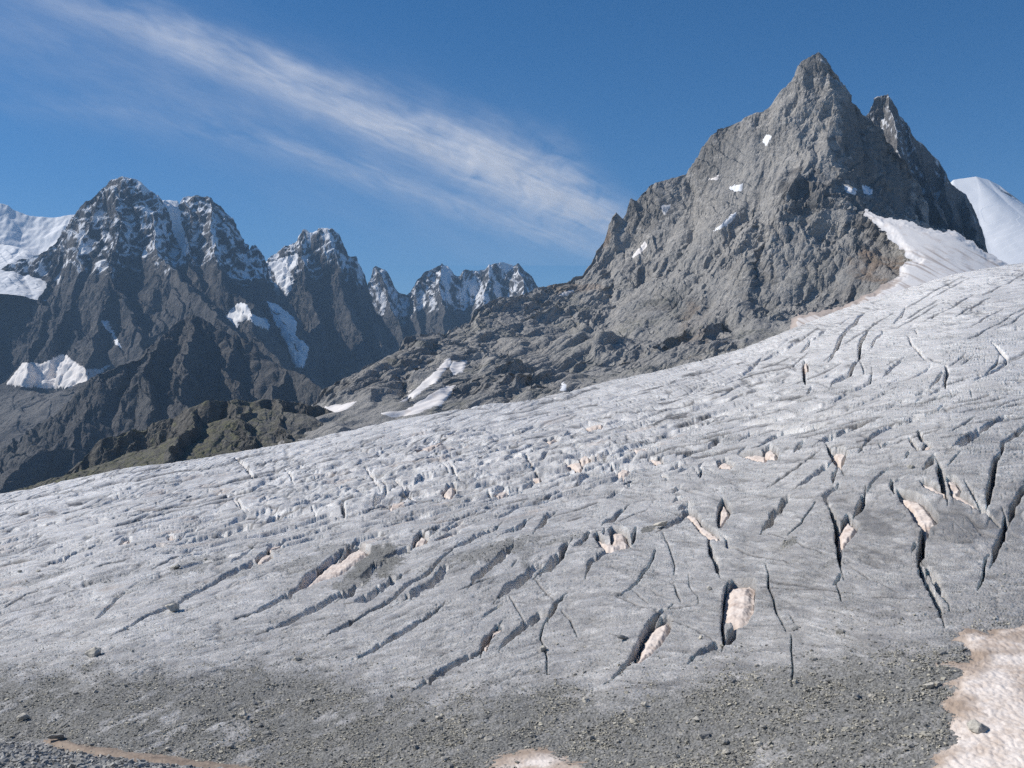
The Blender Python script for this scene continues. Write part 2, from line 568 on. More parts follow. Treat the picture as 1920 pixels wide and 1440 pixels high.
cr(1560, 560, 5.333, [
    (8, 4, (0, 830), (100, 780), (180, 740), (220, 650), (272, 588)), (5, 4, (270, 590), (280, 480), (300, 400), (355, 315)),
    (7, 4, (-10, 570), (50, 500), (90, 390), (150, 300), (240, 240), (270, 190), (325, 145)),
    (4, 2, (60, 260), (130, 210), (212, 158)), (3, 2, (400, 490), (440, 400), (500, 340), (500, 305)),
    (3, 2, (620, 230), (690, 170), (742, 78)), (3.5, 2, (510, 760), (580, 690), (650, 640), (722, 588)),
    (2.5, 1.5, (300, 620), (325, 740)), (5, 2.5, (402, 735), (380, 810), (300, 850), (180, 910)),
    (2.5, 1.5, (180, 915), (100, 960), (0, 1010)), (4.5, 2, (0, 1155), (100, 1110), (200, 1080), (350, 1020), (500, 950), (580, 910)),
    (3, 1.5, (0, 1060), (70, 1030)), (3, 2, (770, 370), (800, 440), (850, 520), (920, 600)), (2, 1, (960, 590), (1090, 635)),
    (5, 3, (1135, 665), (1150, 740), (1130, 820), (1140, 885)), (4, 2, (1102, 735), (1050, 820), (978, 902)),
    (3.5, 2, (1130, 870), (1060, 910), (968, 962)), (3, 2, (840, 970), (935, 928)), (4, 2, (838, 1022), (902, 983)), (4, 2, (1025, 992), (1068, 962)),
    (4, 2, (820, 780), (870, 755), (930, 710), (992, 655)), (2.5, 1.5, (570, 840), (680, 780), (785, 738)), (2, 1, (1275, 928), (1185, 982)),
    (3.5, 2, (1600, 450), (1640, 500), (1740, 580), (1742, 640), (1670, 700), (1580, 750), (1420, 830)),
    (2, 1, (1665, 560), (1640, 650), (1550, 740)), (1.5, 1, (1340, 540), (1270, 610), (1180, 670)), (1.5, 1, (1415, 560), (1300, 660)),
    (3, 1.5, (430, 1130), (550, 1090), (640, 1050), (775, 1008)), (3, 1.5, (1065, 1092), (1122, 1038)), (3, 1.5, (720, 1205), (905, 1158)),
    (5, 3, (330, 1420), (480, 1340), (640, 1270), (800, 1210), (950, 1160), (1155, 1103)), (6, 3, (-20, 1390), (120, 1310), (220, 1260), (355, 1232)),
    (1.5, 1, (1200, 1340), (1310, 1270), (1420, 1200)), (3, 2, (775, 283), (825, 258)), (4, 2, (840, 298), (850, 352)), (1.5, 1, (1000, 210), (1030, 140)),
    (1.5, 1, (1620, 1090), (1730, 1020), (1920, 960)), (2, 1, (1180, 920), (1195, 965)), (1.5, 1, (1380, 905), (1395, 955)),
])
cr(1240, 560, 4.8, [
    (7, 3, (0, 780), (100, 745), (250, 700), (350, 660), (435, 615)), (4, 2.5, (430, 620), (560, 560), (655, 508)),
    (3, 2.5, (0, 700), (200, 640), (400, 570), (560, 520), (650, 490)), (4, 2.5, (690, 480), (850, 430), (1000, 370), (1105, 338)),
    (4, 2.5, (760, 510), (900, 460), (1060, 420), (1180, 340), (1275, 285)), (5, 3, (0, 900), (150, 860), (270, 820), (385, 768)),
    (8, 4, (450, 803), (570, 760), (690, 700), (760, 650), (850, 580), (905, 515)), (9, 4, (930, 545), (1050, 480), (1150, 430), (1230, 370), (1335, 305)),
    (5, 3, (1255, 485), (1320, 420), (1343, 352)), (6, 3, (1378, 362), (1450, 290), (1495, 255)),
    (6, 3, (720, 790), (860, 740), (980, 690), (1100, 640), (1190, 590), (1255, 525)),
    (6, 3, (0, 1000), (150, 960), (300, 920), (400, 905), (525, 878)), (7, 3, (545, 868), (620, 820), (705, 782)),
    (5, 3, (0, 1050), (200, 1000), (400, 950), (625, 888)), (4.5, 2, (780, 830), (900, 790), (1025, 748)), (3, 2, (1070, 745), (1155, 712)),
    (6, 4, (1285, 545), (1285, 640), (1302, 760)), (4, 2, (1310, 840), (1355, 785)), (3, 2, (1450, 700), (1565, 642)), (4, 2, (1505, 560), (1565, 475)),
    (5.5, 2.5, (270, 1080), (480, 1030), (700, 1000), (900, 940), (1000, 900), (1120, 850), (1235, 818)),
    (4, 2, (640, 1060), (850, 1020), (1000, 970), (1200, 920), (1365, 888)), (8, 3, (0, 1210), (150, 1170), (270, 1130), (400, 1100), (475, 1075)),
    (6, 3, (480, 1100), (560, 1070), (640, 1035)), (4, 2, (600, 1030), (725, 998)),
    (5, 2.5, (540, 1180), (800, 1110), (1000, 1080), (1200, 1020), (1400, 950), (1560, 890), (1680, 820), (1855, 738)),
    (5, 2.5, (680, 1250), (800, 1190), (950, 1150), (1100, 1130), (1300, 1080), (1500, 1040), (1700, 980), (1905, 898)),
    (10, 4, (430, 1305), (510, 1260), (585, 1225)), (10, 4, (865, 1335), (960, 1270), (1050, 1210), (1180, 1180), (1320, 1160), (1480, 1130)),
    (4, 2, (0, 1150), (105, 1118)), (3, 2, (120, 1100), (225, 1078)), (4, 2, (0, 1110), (65, 1088)), (7, 3, (695, 1375), (765, 1315)),
    (2, 1, (1400, 1000), (1600, 930)), (2.5, 1, (1160, 910), (1325, 838)), (7, 3, (700, 1255), (760, 1220), (840, 1190)),
])
cr(840, 720, 4, [
    (6, 3.5, (0, 220), (120, 180), (330, 165), (500, 125), (680, 85), (830, 45)), (6, 3, (80, 230), (330, 190), (500, 150), (645, 118)),
    (6, 3, (600, 160), (760, 110), (865, 93)), (6, 3, (880, 90), (1000, 50), (1105, 18)),
    (5, 2.5, (0, 360), (120, 320), (300, 290), (480, 240), (700, 210), (900, 180), (1100, 140), (1300, 110), (1450, 70), (1605, 8)),
    (4, 2, (140, 390), (320, 340), (520, 280), (705, 218)), (7, 3, (1055, 253), (1200, 230), (1255, 222)), (7, 3, (1000, 292), (1115, 268)),
    (5, 2.5, (520, 360), (640, 310), (800, 290), (905, 248)), (9, 3, (345, 412), (430, 380), (525, 358)), (5, 2.5, (620, 410), (760, 370), (865, 348)),
    (11, 3, (865, 388), (940, 340), (1015, 322)), (5, 2.5, (1160, 185), (1300, 150), (1450, 110), (1700, 70), (1835, 38)),
    (4.5, 2.5, (1340, 200), (1500, 170), (1700, 150), (1905, 118)), (5, 2.5, (1300, 300), (1500, 250), (1700, 220), (1925, 168)),
    (4, 2, (1330, 340), (1500, 300), (1655, 268)), (7, 3, (1600, 350), (1780, 310), (1925, 288)), (4, 2, (1230, 370), (1400, 340), (1565, 318)),
    (5, 2, (1050, 430), (1185, 398)), (5, 2, (1460, 410), (1600, 380), (1745, 338)), (5, 2.5, (160, 500), (300, 470), (420, 440), (505, 418)),
    (7, 3, (275, 522), (370, 480), (485, 458)), (6, 2.5, (600, 580), (700, 540), (785, 478)), (10, 4, (425, 560), (470, 540), (545, 533)),
    (7, 3, (895, 490), (965, 500)), (17, 5, (1170, 555), (1200, 480), (1245, 458)), (13, 4, (955, 755), (1000, 700), (1070, 660), (1125, 638)),
    (13, 4, (1165, 665), (1215, 615)), (11, 3, (845, 685), (920, 640), (975, 628)), (11, 3, (555, 785), (620, 740), (685, 698)), (15, 4, (285, 795), (335, 835)),
    (9, 3, (335, 795), (445, 738)), (6, 2.5, (700, 800), (795, 748)), (5, 2, (700, 860), (770, 830), (850, 800), (965, 768)),
    (7, 2.5, (1200, 840), (1260, 800), (1315, 778)), (9, 3, (1305, 745), (1350, 760), (1415, 718)), (4.5, 2, (0, 1020), (120, 980), (250, 940), (400, 900), (525, 878)),
    (4, 2, (360, 1000), (470, 950), (575, 898)), (2, 1, (800, 980), (950, 930), (1120, 870)), (1.5, .8, (900, 1020), (1000, 985)),
    (12, 4, (655, 1095), (710, 1030), (750, 980), (803, 948)), (10, 3.5, (425, 1115), (520, 1070), (605, 1008)), (12, 5, (1165, 1035), (1240, 1010), (1313, 928)),
    (2, 1, (1280, 1020), (1400, 960), (1500, 910)), (13, 4, (1615, 1065), (1720, 1010), (1775, 955)), (13, 4, (1735, 925), (1800, 880), (1845, 880)),
    (10, 3, (1685, 855), (1755, 828)), (9, 3, (1675, 795), (1765, 758)), (11, 4, (1595, 675), (1645, 725)), (14, 5, (1665, 625), (1735, 598)), (11, 5, (1890, 710), (1900, 605)),
])
cr(400, 820, 4, [
    (7, 3, (330, 200), (440, 170), (600, 130), (805, 68)), (6, 2.5, (700, 160), (850, 110), (1000, 70), (1205, 8)), (6, 2.5, (870, 170), (1000, 130), (1145, 88)),
    (9, 3, (1225, 112), (1380, 70), (1505, 28)), (7, 3, (1515, 92), (1620, 50), (1725, 8)), (7, 3, (600, 250), (705, 188)), (6, 2.5, (750, 220), (885, 188)),
    (8, 3, (1055, 192), (1190, 140), (1295, 128)), (9, 3, (1595, 162), (1750, 100), (1905, 48)), (6, 2.5, (480, 520), (640, 470), (860, 400), (1085, 338)),
    (11, 3, (275, 572), (380, 560), (485, 528)), (15, 4, (-5, 722), (90, 705), (160, 680), (305, 628)), (8, 3, (395, 622), (500, 570), (645, 538)),
    (8, 3, (770, 585), (770, 540), (735, 515)), (8, 4, (980, 585), (970, 500), (990, 458)), (15, 4, (1195, 495), (1240, 430), (1290, 390), (1345, 358)),
    (15, 4, (1365, 422), (1460, 370), (1540, 310), (1685, 268)), (4, 2, (140, 940), (230, 890), (295, 848)), (11, 4, (15, 1092), (130, 1020), (250, 970), (335, 928)),
    (6, 2.5, (330, 930), (430, 840), (540, 790), (640, 760), (800, 700), (965, 648)), (13, 4, (300, 1310), (420, 1250), (550, 1170), (640, 1110), (700, 1040), (805, 968)),
    (3, 1.5, (150, 1360), (305, 1308)), (13, 4, (400, 1440), (560, 1370), (700, 1290), (850, 1210), (960, 1150), (1105, 1078)), (7, 3, (870, 1440), (1000, 1380), (1095, 1318)),
    (9, 3, (1610, 725), (1705, 668)), (9, 3, (1715, 692), (1800, 660), (1875, 638)), (4.5, 2, (1600, 690), (1760, 640), (1925, 578)), (8, 3, (800, 960), (900, 890), (990, 830)),
    (6, 2.5, (60, 440), (200, 400), (300, 380)), (7, 3, (640, 330), (760, 300), (900, 270), (1000, 250)), (7, 3, (350, 290), (470, 250), (520, 240)),
])
cr(0, 820, 4, [
    (6, 2.5, (-20, 692), (130, 680), (280, 650), (480, 620), (605, 578)), (5, 2, (160, 692), (265, 668)), (6, 2.5, (675, 632), (805, 612)), (4.5, 2, (600, 590), (900, 570), (1045, 538)),
    (4, 2, (-20, 548), (200, 510), (400, 490), (545, 453)), (3, 1.5, (500, 495), (645, 478)), (4, 2, (-20, 845), (120, 810), (285, 778)), (3, 1.5, (250, 865), (385, 823)),
    (6, 2.5, (360, 940), (460, 920), (560, 880), (655, 838)), (5, 2, (650, 840), (720, 800), (860, 770), (965, 708)), (6, 2, (645, 882), (755, 853)),
    (8, 3, (1075, 842), (1170, 805), (1265, 788)), (10, 3, (1335, 755), (1400, 690), (1475, 658)), (5, 2, (1180, 740), (1285, 698)), (7, 2.5, (1290, 792), (1450, 760), (1605, 718)),
    (2, 1, (-10, 762), (130, 730)), (3.5, 1.5, (1400, 620), (1520, 575), (1655, 548)), (2.5, 1.2, (720, 1000), (830, 965), (1000, 920)), (3, 1.3, (1140, 990), (1330, 900), (1480, 830)),
    (2, 1, (-10, 947), (130, 920), (240, 900)), (4, 1.2, (720, 1330), (830, 1240), (935, 1148)), (6, 2.5, (1195, 417), (1315, 398)), (3, 1.5, (1360, 460), (1555, 418)),
    (7, 2.5, (1685, 443), (1765, 408)), (5, 2, (555, 412), (665, 393)), (2, 1, (-10, 1292), (200, 1190), (400, 1130)), (1.5, .8, (-10, 1332), (300, 1240), (700, 1080)),
    (8, 3, (860, 1480), (940, 1440), (1060, 1370), (1210, 1290), (1350, 1220), (1480, 1150), (1600, 1090), (1735, 1028)), (5, 2, (100, 470), (300, 430), (500, 400)),
    (2.5, 1.2, (0, 590), (300, 560), (500, 540)), (5, 2, (800, 380), (950, 350), (1100, 330)), (4, 2, (300, 370), (500, 345), (700, 320)),
])

# dusty snow left in the crevasses: (polygon in photograph pixels, label, bulge m)
PATCH = []


def pp(ox, oy, sc, label, *pts):
    PATCH.append(([(ox + a / sc, oy + b / sc) for a, b in pts], label))


pp(400, 820, 4, "long tapering dusty snow wedge beside black gravel, left of centre", (640, 1115), (720, 1040), (800, 960), (880, 900), (950, 880), (1020, 820), (1090, 790), (1170, 810), (1165, 860), (1080, 910), (1010, 960), (930, 1010), (820, 1050), (700, 1100))
pp(400, 820, 4, "small oval pinkish snow pad plugging the leftmost long crevasse", (320, 935), (350, 890), (410, 865), (445, 885), (440, 910), (390, 940), (340, 955))
pp(400, 820, 4, "thin pink snow sliver just above the small oval snow pad", (410, 860), (440, 825), (530, 805), (500, 830), (440, 855))
pp(400, 820, 4, "rounded snow lump plugging a crevasse above the gravel patches", (1495, 790), (1520, 730), (1560, 705), (1610, 710), (1610, 750), (1590, 790), (1520, 810))
pp(400, 820, 4, "slim slanted snow strip to the right of the rounded snow lump", (1670, 765), (1700, 730), (1780, 700), (1850, 685), (1820, 710), (1750, 745))
pp(1080, 980, 4, "heart shaped snow patch with two lobes in the middle of the ice", (140, 110), (160, 90), (210, 120), (260, 125), (265, 100), (250, 60), (270, 30), (340, 25), (380, 50), (390, 100), (415, 125), (395, 185), (330, 190), (290, 210), (230, 210), (180, 180))
pp(1080, 980, 4, "tall upright block of ribbed snow with a dark hole at its foot", (1170, 440), (1300, 430), (1345, 460), (1335, 600), (1330, 690), (1280, 780), (1200, 815), (1180, 780), (1100, 765), (1105, 640), (1125, 520))
pp(1080, 980, 4, "leaf shaped snow patch leaning right, lowest on the bare ice", (430, 1070), (470, 980), (510, 860), (560, 770), (640, 715), (690, 710), (715, 740), (700, 820), (640, 920), (560, 1010), (480, 1065))
pp(1440, 780, 4, "large curved snow patch narrowing down into the longest black crevasse", (970, 580), (1050, 590), (1150, 620), (1210, 690), (1270, 770), (1270, 820), (1210, 850), (1195, 910), (1165, 870), (1120, 820), (1060, 720), (1000, 640))
pp(1440, 780, 4, "kite shaped snow patch with a brown left edge in a forked crevasse", (525, 870), (560, 800), (600, 750), (630, 790), (685, 830), (640, 900), (590, 960), (560, 1000), (530, 950))
pp(1440, 780, 4, "narrow snow ledge on the left lip of a deep black slot", (1140, 525), (1170, 515), (1280, 560), (1340, 575), (1330, 600), (1270, 590), (1180, 555))
pp(1440, 780, 4, "snow patch with a long tail running down right from the deep slot", (1340, 490), (1400, 490), (1455, 570), (1420, 590), (1510, 630), (1600, 710), (1620, 740), (1540, 690), (1450, 650), (1385, 625))
pp(0, 0, 1, "bent snow tongue sliding into the crevasse above the tall snow block", (1280, 955), (1290, 950), (1305, 952), (1318, 975), (1340, 990), (1350, 1000), (1348, 1008), (1330, 1005), (1310, 988), (1295, 965))
pp(0, 0, 1, "small pointed snow cone just right of the bent snow tongue", (1348, 945), (1355, 930), (1368, 940), (1370, 955), (1360, 970), (1350, 985), (1345, 970))
pp(1440, 780, 4, "dirty crumbling snow plug below the widest crevasse mouth", (480, 260), (560, 250), (600, 285), (570, 330), (550, 380), (530, 340), (500, 300))
pp(0, 0, 1, "flat pale snow shelf lying left of a blocky snow lump, high on the ice", (1385, 850), (1420, 848), (1440, 855), (1435, 868), (1410, 865))
pp(0, 0, 1, "blocky snow lump touching the flat pale snow shelf", (1430, 845), (1445, 838), (1460, 850), (1455, 862), (1442, 862))
pp(0, 0, 1, "snow patch in a small hollow left of the flat pale snow shelf", (1345, 865), (1360, 860), (1378, 875), (1370, 882), (1350, 880))
pp(840, 720, 4, "broad angular snow slab among the broken ice blocks", (860, 570), (960, 560), (1000, 560), (1015, 610), (985, 635), (940, 600))
pp(840, 720, 4, "snow cap resting behind the broad angular snow slab", (980, 530), (1030, 505), (1070, 520), (1060, 550), (1000, 560))
pp(840, 720, 4, "wedge of snow below a dark square hole in broken ice", (1260, 640), (1300, 610), (1380, 620), (1350, 660), (1290, 690))
pp(840, 720, 4, "boxy snow ledge topmost among the broken ice blocks", (1380, 480), (1480, 465), (1490, 490), (1410, 505))
pp(840, 720, 4, "flat snow flake at the right end of the broken ice", (1490, 530), (1600, 550), (1615, 575), (1560, 580))
pp(840, 720, 4, "tiny square of snow left of the broken ice blocks", (630, 670), (700, 660), (695, 695), (640, 690))
pp(840, 720, 4, "white snow mound beside a dark pit in the ice", (345, 820), (390, 780), (430, 775), (460, 800), (380, 830))
pp(400, 820, 4, "cracked two part snow lump with a rock just below it", (1720, 380), (1760, 340), (1815, 330), (1810, 400), (1780, 440), (1740, 420))
pp(400, 820, 4, "brown streaked snow shelf at the foot of a white ice wall", (1310, 510), (1340, 465), (1460, 430), (1440, 475), (1340, 525))
pp(640, 980, 4, "thin snow bridge filling the corner of the big foreground crevasse", (1070, 870), (1120, 810), (1140, 760), (1200, 735), (1210, 755), (1160, 780), (1110, 840), (1085, 930), (1070, 900))
pp(1440, 780, 4, "small snow triangle between two short crevasses below the big grey wall", (1165, 275), (1180, 220), (1215, 230), (1225, 265))
pp(840, 720, 4, "long snow ledge in the dark trench near the upper ice edge", (1030, 310), (1100, 290), (1175, 285), (1150, 310), (1050, 330))
pp(400, 820, 4, "orange tinted snow strip highest on the left half of the ice", (1530, 95), (1620, 50), (1700, 25), (1740, 20), (1640, 75))
pp(0, 820, 4, "pale snow blob furthest left on the glacier", (900, 795), (930, 760), (980, 755), (960, 790))
pp(0, 820, 4, "tiny upright pink snow block right of the pale snow blob", (1260, 750), (1270, 715), (1300, 715), (1305, 750))
pp(840, 720, 4, "short bright snow strip under the long trench", (725, 415), (800, 395), (830, 400), (760, 425))
pp(1240, 560, 4.8, "slender snow pillar standing in a vertical crack far up the ice", (1278, 560), (1315, 560), (1318, 640), (1290, 640))

# rasters in surface coordinates (1 cell = 1 px of the unprojected base surface)
RX0, RY0, RW, RH = -240, 430, 2400, 1100
DEP = np.zeros((RH, RW), F32)
PAT = np.zeros((RH, RW), F32)
DRT = np.zeros((RH, RW), F32)
TANR = np.zeros((RH, RW), F32)


def raster_crack(w, depth, pts, rough=1.0):
    hw = w * (0.33 if w > 4 else 0.42)
    xs = [p[0] for p in pts]; ys = [p[1] for p in pts]
    m = w + 5
    ax, bx = int(max(min(xs) - m - RX0, 0)), int(min(max(xs) + m - RX0, RW - 1))
    ay, by = int(max(min(ys) - m - RY0, 0)), int(min(max(ys) + m - RY0, RH - 1))
    if bx <= ax or by <= ay:
        return
    gy, gx = np.mgrid[ay:by + 1, ax:bx + 1].astype(F32)
    gx += RX0; gy += RY0
    # ragged edges
    rg = min(0.8, w / 13.0) * rough
    gx2 = gx + rg * (1.6 * n2(gx / 9, gy / 7, 11) + 0.9 * n2(gx / 3.5, gy / 3, 12)) + 1.5 * n2(gx / 40, gy / 30, 13)
    gy2 = gy + rg * (1.4 * n2(gx / 9, gy / 7, 21) + 0.8 * n2(gx / 3.5, gy / 3, 22)) + 1.5 * n2(gx / 40, gy / 30, 23)
    seg = np.hypot(np.diff(xs), np.diff(ys)); tot = seg.sum(); acc = 0
    best = np.full(gx.shape, -9.0, F32)
    rr_ = np.random.RandomState(int(abs(xs[0] * 7 + ys[0] * 13)) % 99991)
    nk = max(3, int(tot / 13) + 2)
    kq = np.sort(np.concatenate([[0, 1], rr_.rand(nk)])); kw_ = 1 + rough * (0.75 * rr_.rand(nk + 2) - 0.35); ko_ = 0.45 * rough * rr_.normal(size=nk + 2)
    for i in range(len(pts) - 1):
        dx, dy = xs[i + 1] - xs[i], ys[i + 1] - ys[i]
        t = np.clip(((gx2 - xs[i]) * dx + (gy2 - ys[i]) * dy) / (dx * dx + dy * dy + 1e-9), 0, 1)
        d = np.hypot(gx2 - xs[i] - t * dx, gy2 - ys[i] - t * dy)
        q = (acc + t * seg[i]) / tot
        prof = np.clip(np.minimum(q, 1 - q) * tot / max(14.0, 0.2 * tot), 0, 1) ** 0.8 * np.interp(q, kq, kw_)
        d = np.abs(((gx2 - xs[i]) * dy - (gy2 - ys[i]) * dx) / (math.hypot(dx, dy) + 1e-6) + hw * np.interp(q, kq, ko_)) * (t > 0) * (t < 1) + d * ((t <= 0) | (t >= 1))
        best = np.maximum(best, np.maximum(hw * prof, 0.35) - d)
        acc += seg[i]
    steep = abs(ys[-1] - ys[0]) / (tot + 1e-6)
    depth = depth * (0.42 + 0.7 * sst(0.5, 0.9, steep))
    e = 0.9
    if w < 3.2:
        DRT[ay:by + 1, ax:bx + 1] = np.maximum(DRT[ay:by + 1, ax:bx + 1], sst(-1.2, 0.5, best))
    v = depth * (sst(-e, e, best) * 0.8 + 0.2 * sst(0, max(hw, 1.5), best))
    DEP[ay:by + 1, ax:bx + 1] = np.maximum(DEP[ay:by + 1, ax:bx + 1], v)


_cr = np.random.RandomState(21)
EXTRA = []
for w, d, p in CRACKS:
    if w > 4 and math.hypot(p[0][0] - p[-1][0], p[0][1] - p[-1][1]) > 45:
        (ax, ay), (bx, by) = p[0], p[1]
        (cx, cy), (dx, dy) = p[-2], p[-1]
        L0 = 0.4 * math.hypot(bx - ax, by - ay) + 5; L1 = 0.4 * math.hypot(dx - cx, dy - cy) + 5
        q0 = math.hypot(bx - ax, by - ay) + 1e-6; q1 = math.hypot(dx - cx, dy - cy) + 1e-6
        e0 = (ax - (bx - ax) / q0 * L0 + _cr.normal() * 4, ay - (by - ay) / q0 * L0 + _cr.normal() * 2)
        e1 = (dx + (dx - cx) / q1 * L1 + _cr.normal() * 4, dy + (dy - cy) / q1 * L1 + _cr.normal() * 2)
        EXTRA.append((min(1.7, w * 0.25), 0.8, [e0] + list(p) + [e1]))
# long rim-parallel crevasse lines on the upper half of the ice
for row in np.arange(9, 200, 6.5):
    x = -120 + _cr.rand() * 160
    while x < 1480:
        ln_ = (70 + 260 * _cr.rand() ** 1.5)
        keep_ = 0.62 if x > 500 else 0.5
        if _cr.rand() < keep_ and x + ln_ < 1650 - row * 2.0 and not (row > 120 and x < 250):
            n_p = 6
            xs_ = np.linspace(x, x + ln_, n_p)
            tau_ = row + _cr.normal() * 2 + np.cumsum(_cr.normal(size=n_p) * 1.2) - np.linspace(0, 1, n_p) * ln_ * (0.03 + 0.04 * (row / 180))
            ys_ = rim_py(xs_) + np.maximum(tau_, 4)
            w_ = (2.6 + 3.0 * _cr.rand() + row / 80) * (0.75 if x < 500 else 1.0)
            EXTRA.append((w_, 3.2, list(zip(xs_, ys_))))
        x += ln_ * (0.75 + 0.5 * _cr.rand())
for _ in range(110):
    cx_, cy_, rx_, ry_ = [(1030, 870, 190, 50), (820, 865, 190, 55), (620, 915, 180, 40), (760, 900, 150, 50), (1240, 865, 110, 40), (430, 900, 220, 40)][_cr.randint(6)]
    x = cx_ + rx_ * _cr.uniform(-1, 1); y = cy_ + ry_ * _cr.uniform(-1, 1) - 0.2 * (x - cx_)
    if y < rim_py(x) + 25:
        continue
    ln_ = _cr.uniform(16, 70); sl_ = -_cr.uniform(0.15, 0.5) if _cr.rand() < 0.9 else _cr.uniform(0.6, 1.6)
    dx = ln_ / math.hypot(1, sl_)
    EXTRA.append((_cr.uniform(2.5, 8), 2.6, [(x - dx / 2, y - sl_ * dx / 2), (x + _cr.normal() * 3, y + _cr.normal() * 2), (x + dx / 2, y + sl_ * dx / 2)]))
for _ in range(80):
    x = _cr.uniform(1180, 1900); y = _cr.uniform(float(rim_py(x)) + 14, 860)
    ln_ = _cr.uniform(25, 120)
    pl = [(x, y)]
    for k_ in range(5):
        sl_ = -0.24 - 0.35 * sst(1380, 1560, x) * (1 - sst(640, 760, y)) + 0.05 * sst(1650, 1850, x) + _cr.normal() * 0.06
        x += ln_ / 5; y += sl_ * ln_ / 5
        pl.append((x, y))
    if y > rim_py(x) + 8:
        EXTRA.append((_cr.uniform(1.4, 2.8), 1.6, pl))
for w, d, p in CRACKS:
    up_ = p[0][1] < 840 and p[0][0] > 1150
    raster_crack(w * 1.4 if up_ and w < 6 else w, d * 1.3 if up_ else d, p, 0.35 if p[0][1] < 870 else 0.8)
for w, d, p in EXTRA:
    raster_crack(w, d, p, 0.12)

for poly, lab in PATCH:
    xs = [p[0] for p in poly]; ys = [p[1] for p in poly]
    ax, bx = int(min(xs) - 12 - RX0), int(max(xs) + 12 - RX0)
    ay, by = int(min(ys) - 12 - RY0), int(max(ys) + 12 - RY0)
    gy, gx = np.mgrid[ay:by + 1, ax:bx + 1].astype(F32)
    gx += RX0; gy += RY0
    sd_ = sdpoly(gx + 1.2 * n2(gx / 8, gy / 8, 3), gy + 1.2 * n2(gx / 8, gy / 8, 4), poly)
    v = sst(-3.0, 0.5, sd_)
    PAT[ay:by + 1, ax:bx + 1] = np.maximum(PAT[ay:by + 1, ax:bx + 1], v)

# gravel cover raster
gy, gx = np.mgrid[0:RH, 0:RW].astype(F32)
gx += RX0; gy += RY0
_bx = [-240, 0, 150, 300, 450, 560, 700, 800, 900, 1040, 1150, 1300, 1400, 1550, 1700, 1780, 1850, 2200]
_by = [1238, 1236, 1238, 1244, 1232, 1215, 1258, 1285, 1278, 1245, 1300, 1268, 1246, 1222, 1212, 1190, 1160, 1100]
bnd = np.interp(gx, _bx, _by)
wob = 16 * fbm2(gx / 60, gy / 24, 41, 5, 0.65)
DEB = 0.72 * sst(-40, 70, gy - bnd + 1.5 * wob)
thin = sst(-170, 0, gy - bnd) * 0.2
DEB = np.maximum(DEB, thin)
# ice showing through the gravel in slanting streaks, wider in the lower left and along the bottom
ca, sa = math.cos(0.45), math.sin(0.45)
sx = gx * ca - gy * sa; sy = gx * sa + gy * ca
stz = fbm2(sx / 110, sy / 20, 43, 6, 0.62)
lowl = sst(1290, 1330, gy) * (1 - sst(560, 900, gx)) * 0.8 + sst(1330, 1400, gy) * sst(1280, 1420, gx) * (1 - sst(1760, 1790, gx)) * 0.9 + 0.35
DEB = DEB - 0.36 * sst(0.0, 0.9, stz) * lowl * sst(0, 60, gy - bnd)
for (cx_, cy_, rx_, ry_, am) in [(705, 1050, 60, 32, .75), (660, 1085, 40, 16, .6), (372, 1060, 60, 16, .5), (440, 1075, 40, 14, .45), (560, 1060, 50, 14, .5), (930, 1035, 80, 18, .6), (850, 1050, 70, 12, .5),
                                 (620, 1030, 40, 12, .5), (80, 1088, 60, 8, .5), (210, 1080, 70, 10, .45), (1060, 1015, 60, 6, .5), (1215, 990, 14, 7, .9), (985, 1040, 16, 30, .5), (430, 1035, 30, 10, .4), (1480, 1018, 18, 8, .7), (1560, 1062, 25, 8, .5)]:
    q = 1 - ((gx - cx_) / rx_) ** 2 - ((gy - cy_ + 0.25 * (gx - cx_)) / ry_) ** 2
    DEB = np.maximum(DEB, am * sst(-0.4, 0.5, q + 0.7 * fbm2(gx / 22, gy / 9, 47, 3)))
DEB = np.clip(DEB, 0, 1).astype(F32)

# cleanness of the ice
CLN = np.interp(gy - rim_py(gx), [0, 60, 160, 300, 420, 700], [0.74, 0.64, 0.54, 0.42, 0.35, 0.33])
CLN = CLN + 0.16 * sst(1350, 1800, gx) * (1 - sst(640, 900, gy)) - 0.08 * sst(1150, 1500, gx) * sst(900, 1000, gy)
CLN = CLN + 0.08 * (1 - sst(150, 700, gx)) * (1 - sst(1180, 1260, gy))
CLN = CLN.astype(F32)
CHA = np.zeros((RH, RW), F32)
for (cx_, cy_, rx_, ry_, am) in [(1030, 870, 170, 50, 1), (820, 860, 190, 55, .9), (600, 925, 160, 40, .9), (560, 880, 160, 40, .7), (1240, 860, 110, 45, .9), (760, 900, 140, 50, .9), (480, 850, 220, 40, .5), (300, 870, 300, 40, .35), (1780, 535, 150, 22, .7)]:
    q = 1 - ((gx - cx_) / rx_) ** 2 - ((gy - cy_ + 0.2 * (gx - cx_)) / ry_) ** 2
    CHA = np.maximum(CHA, am * sst(-0.3, 0.6, q))

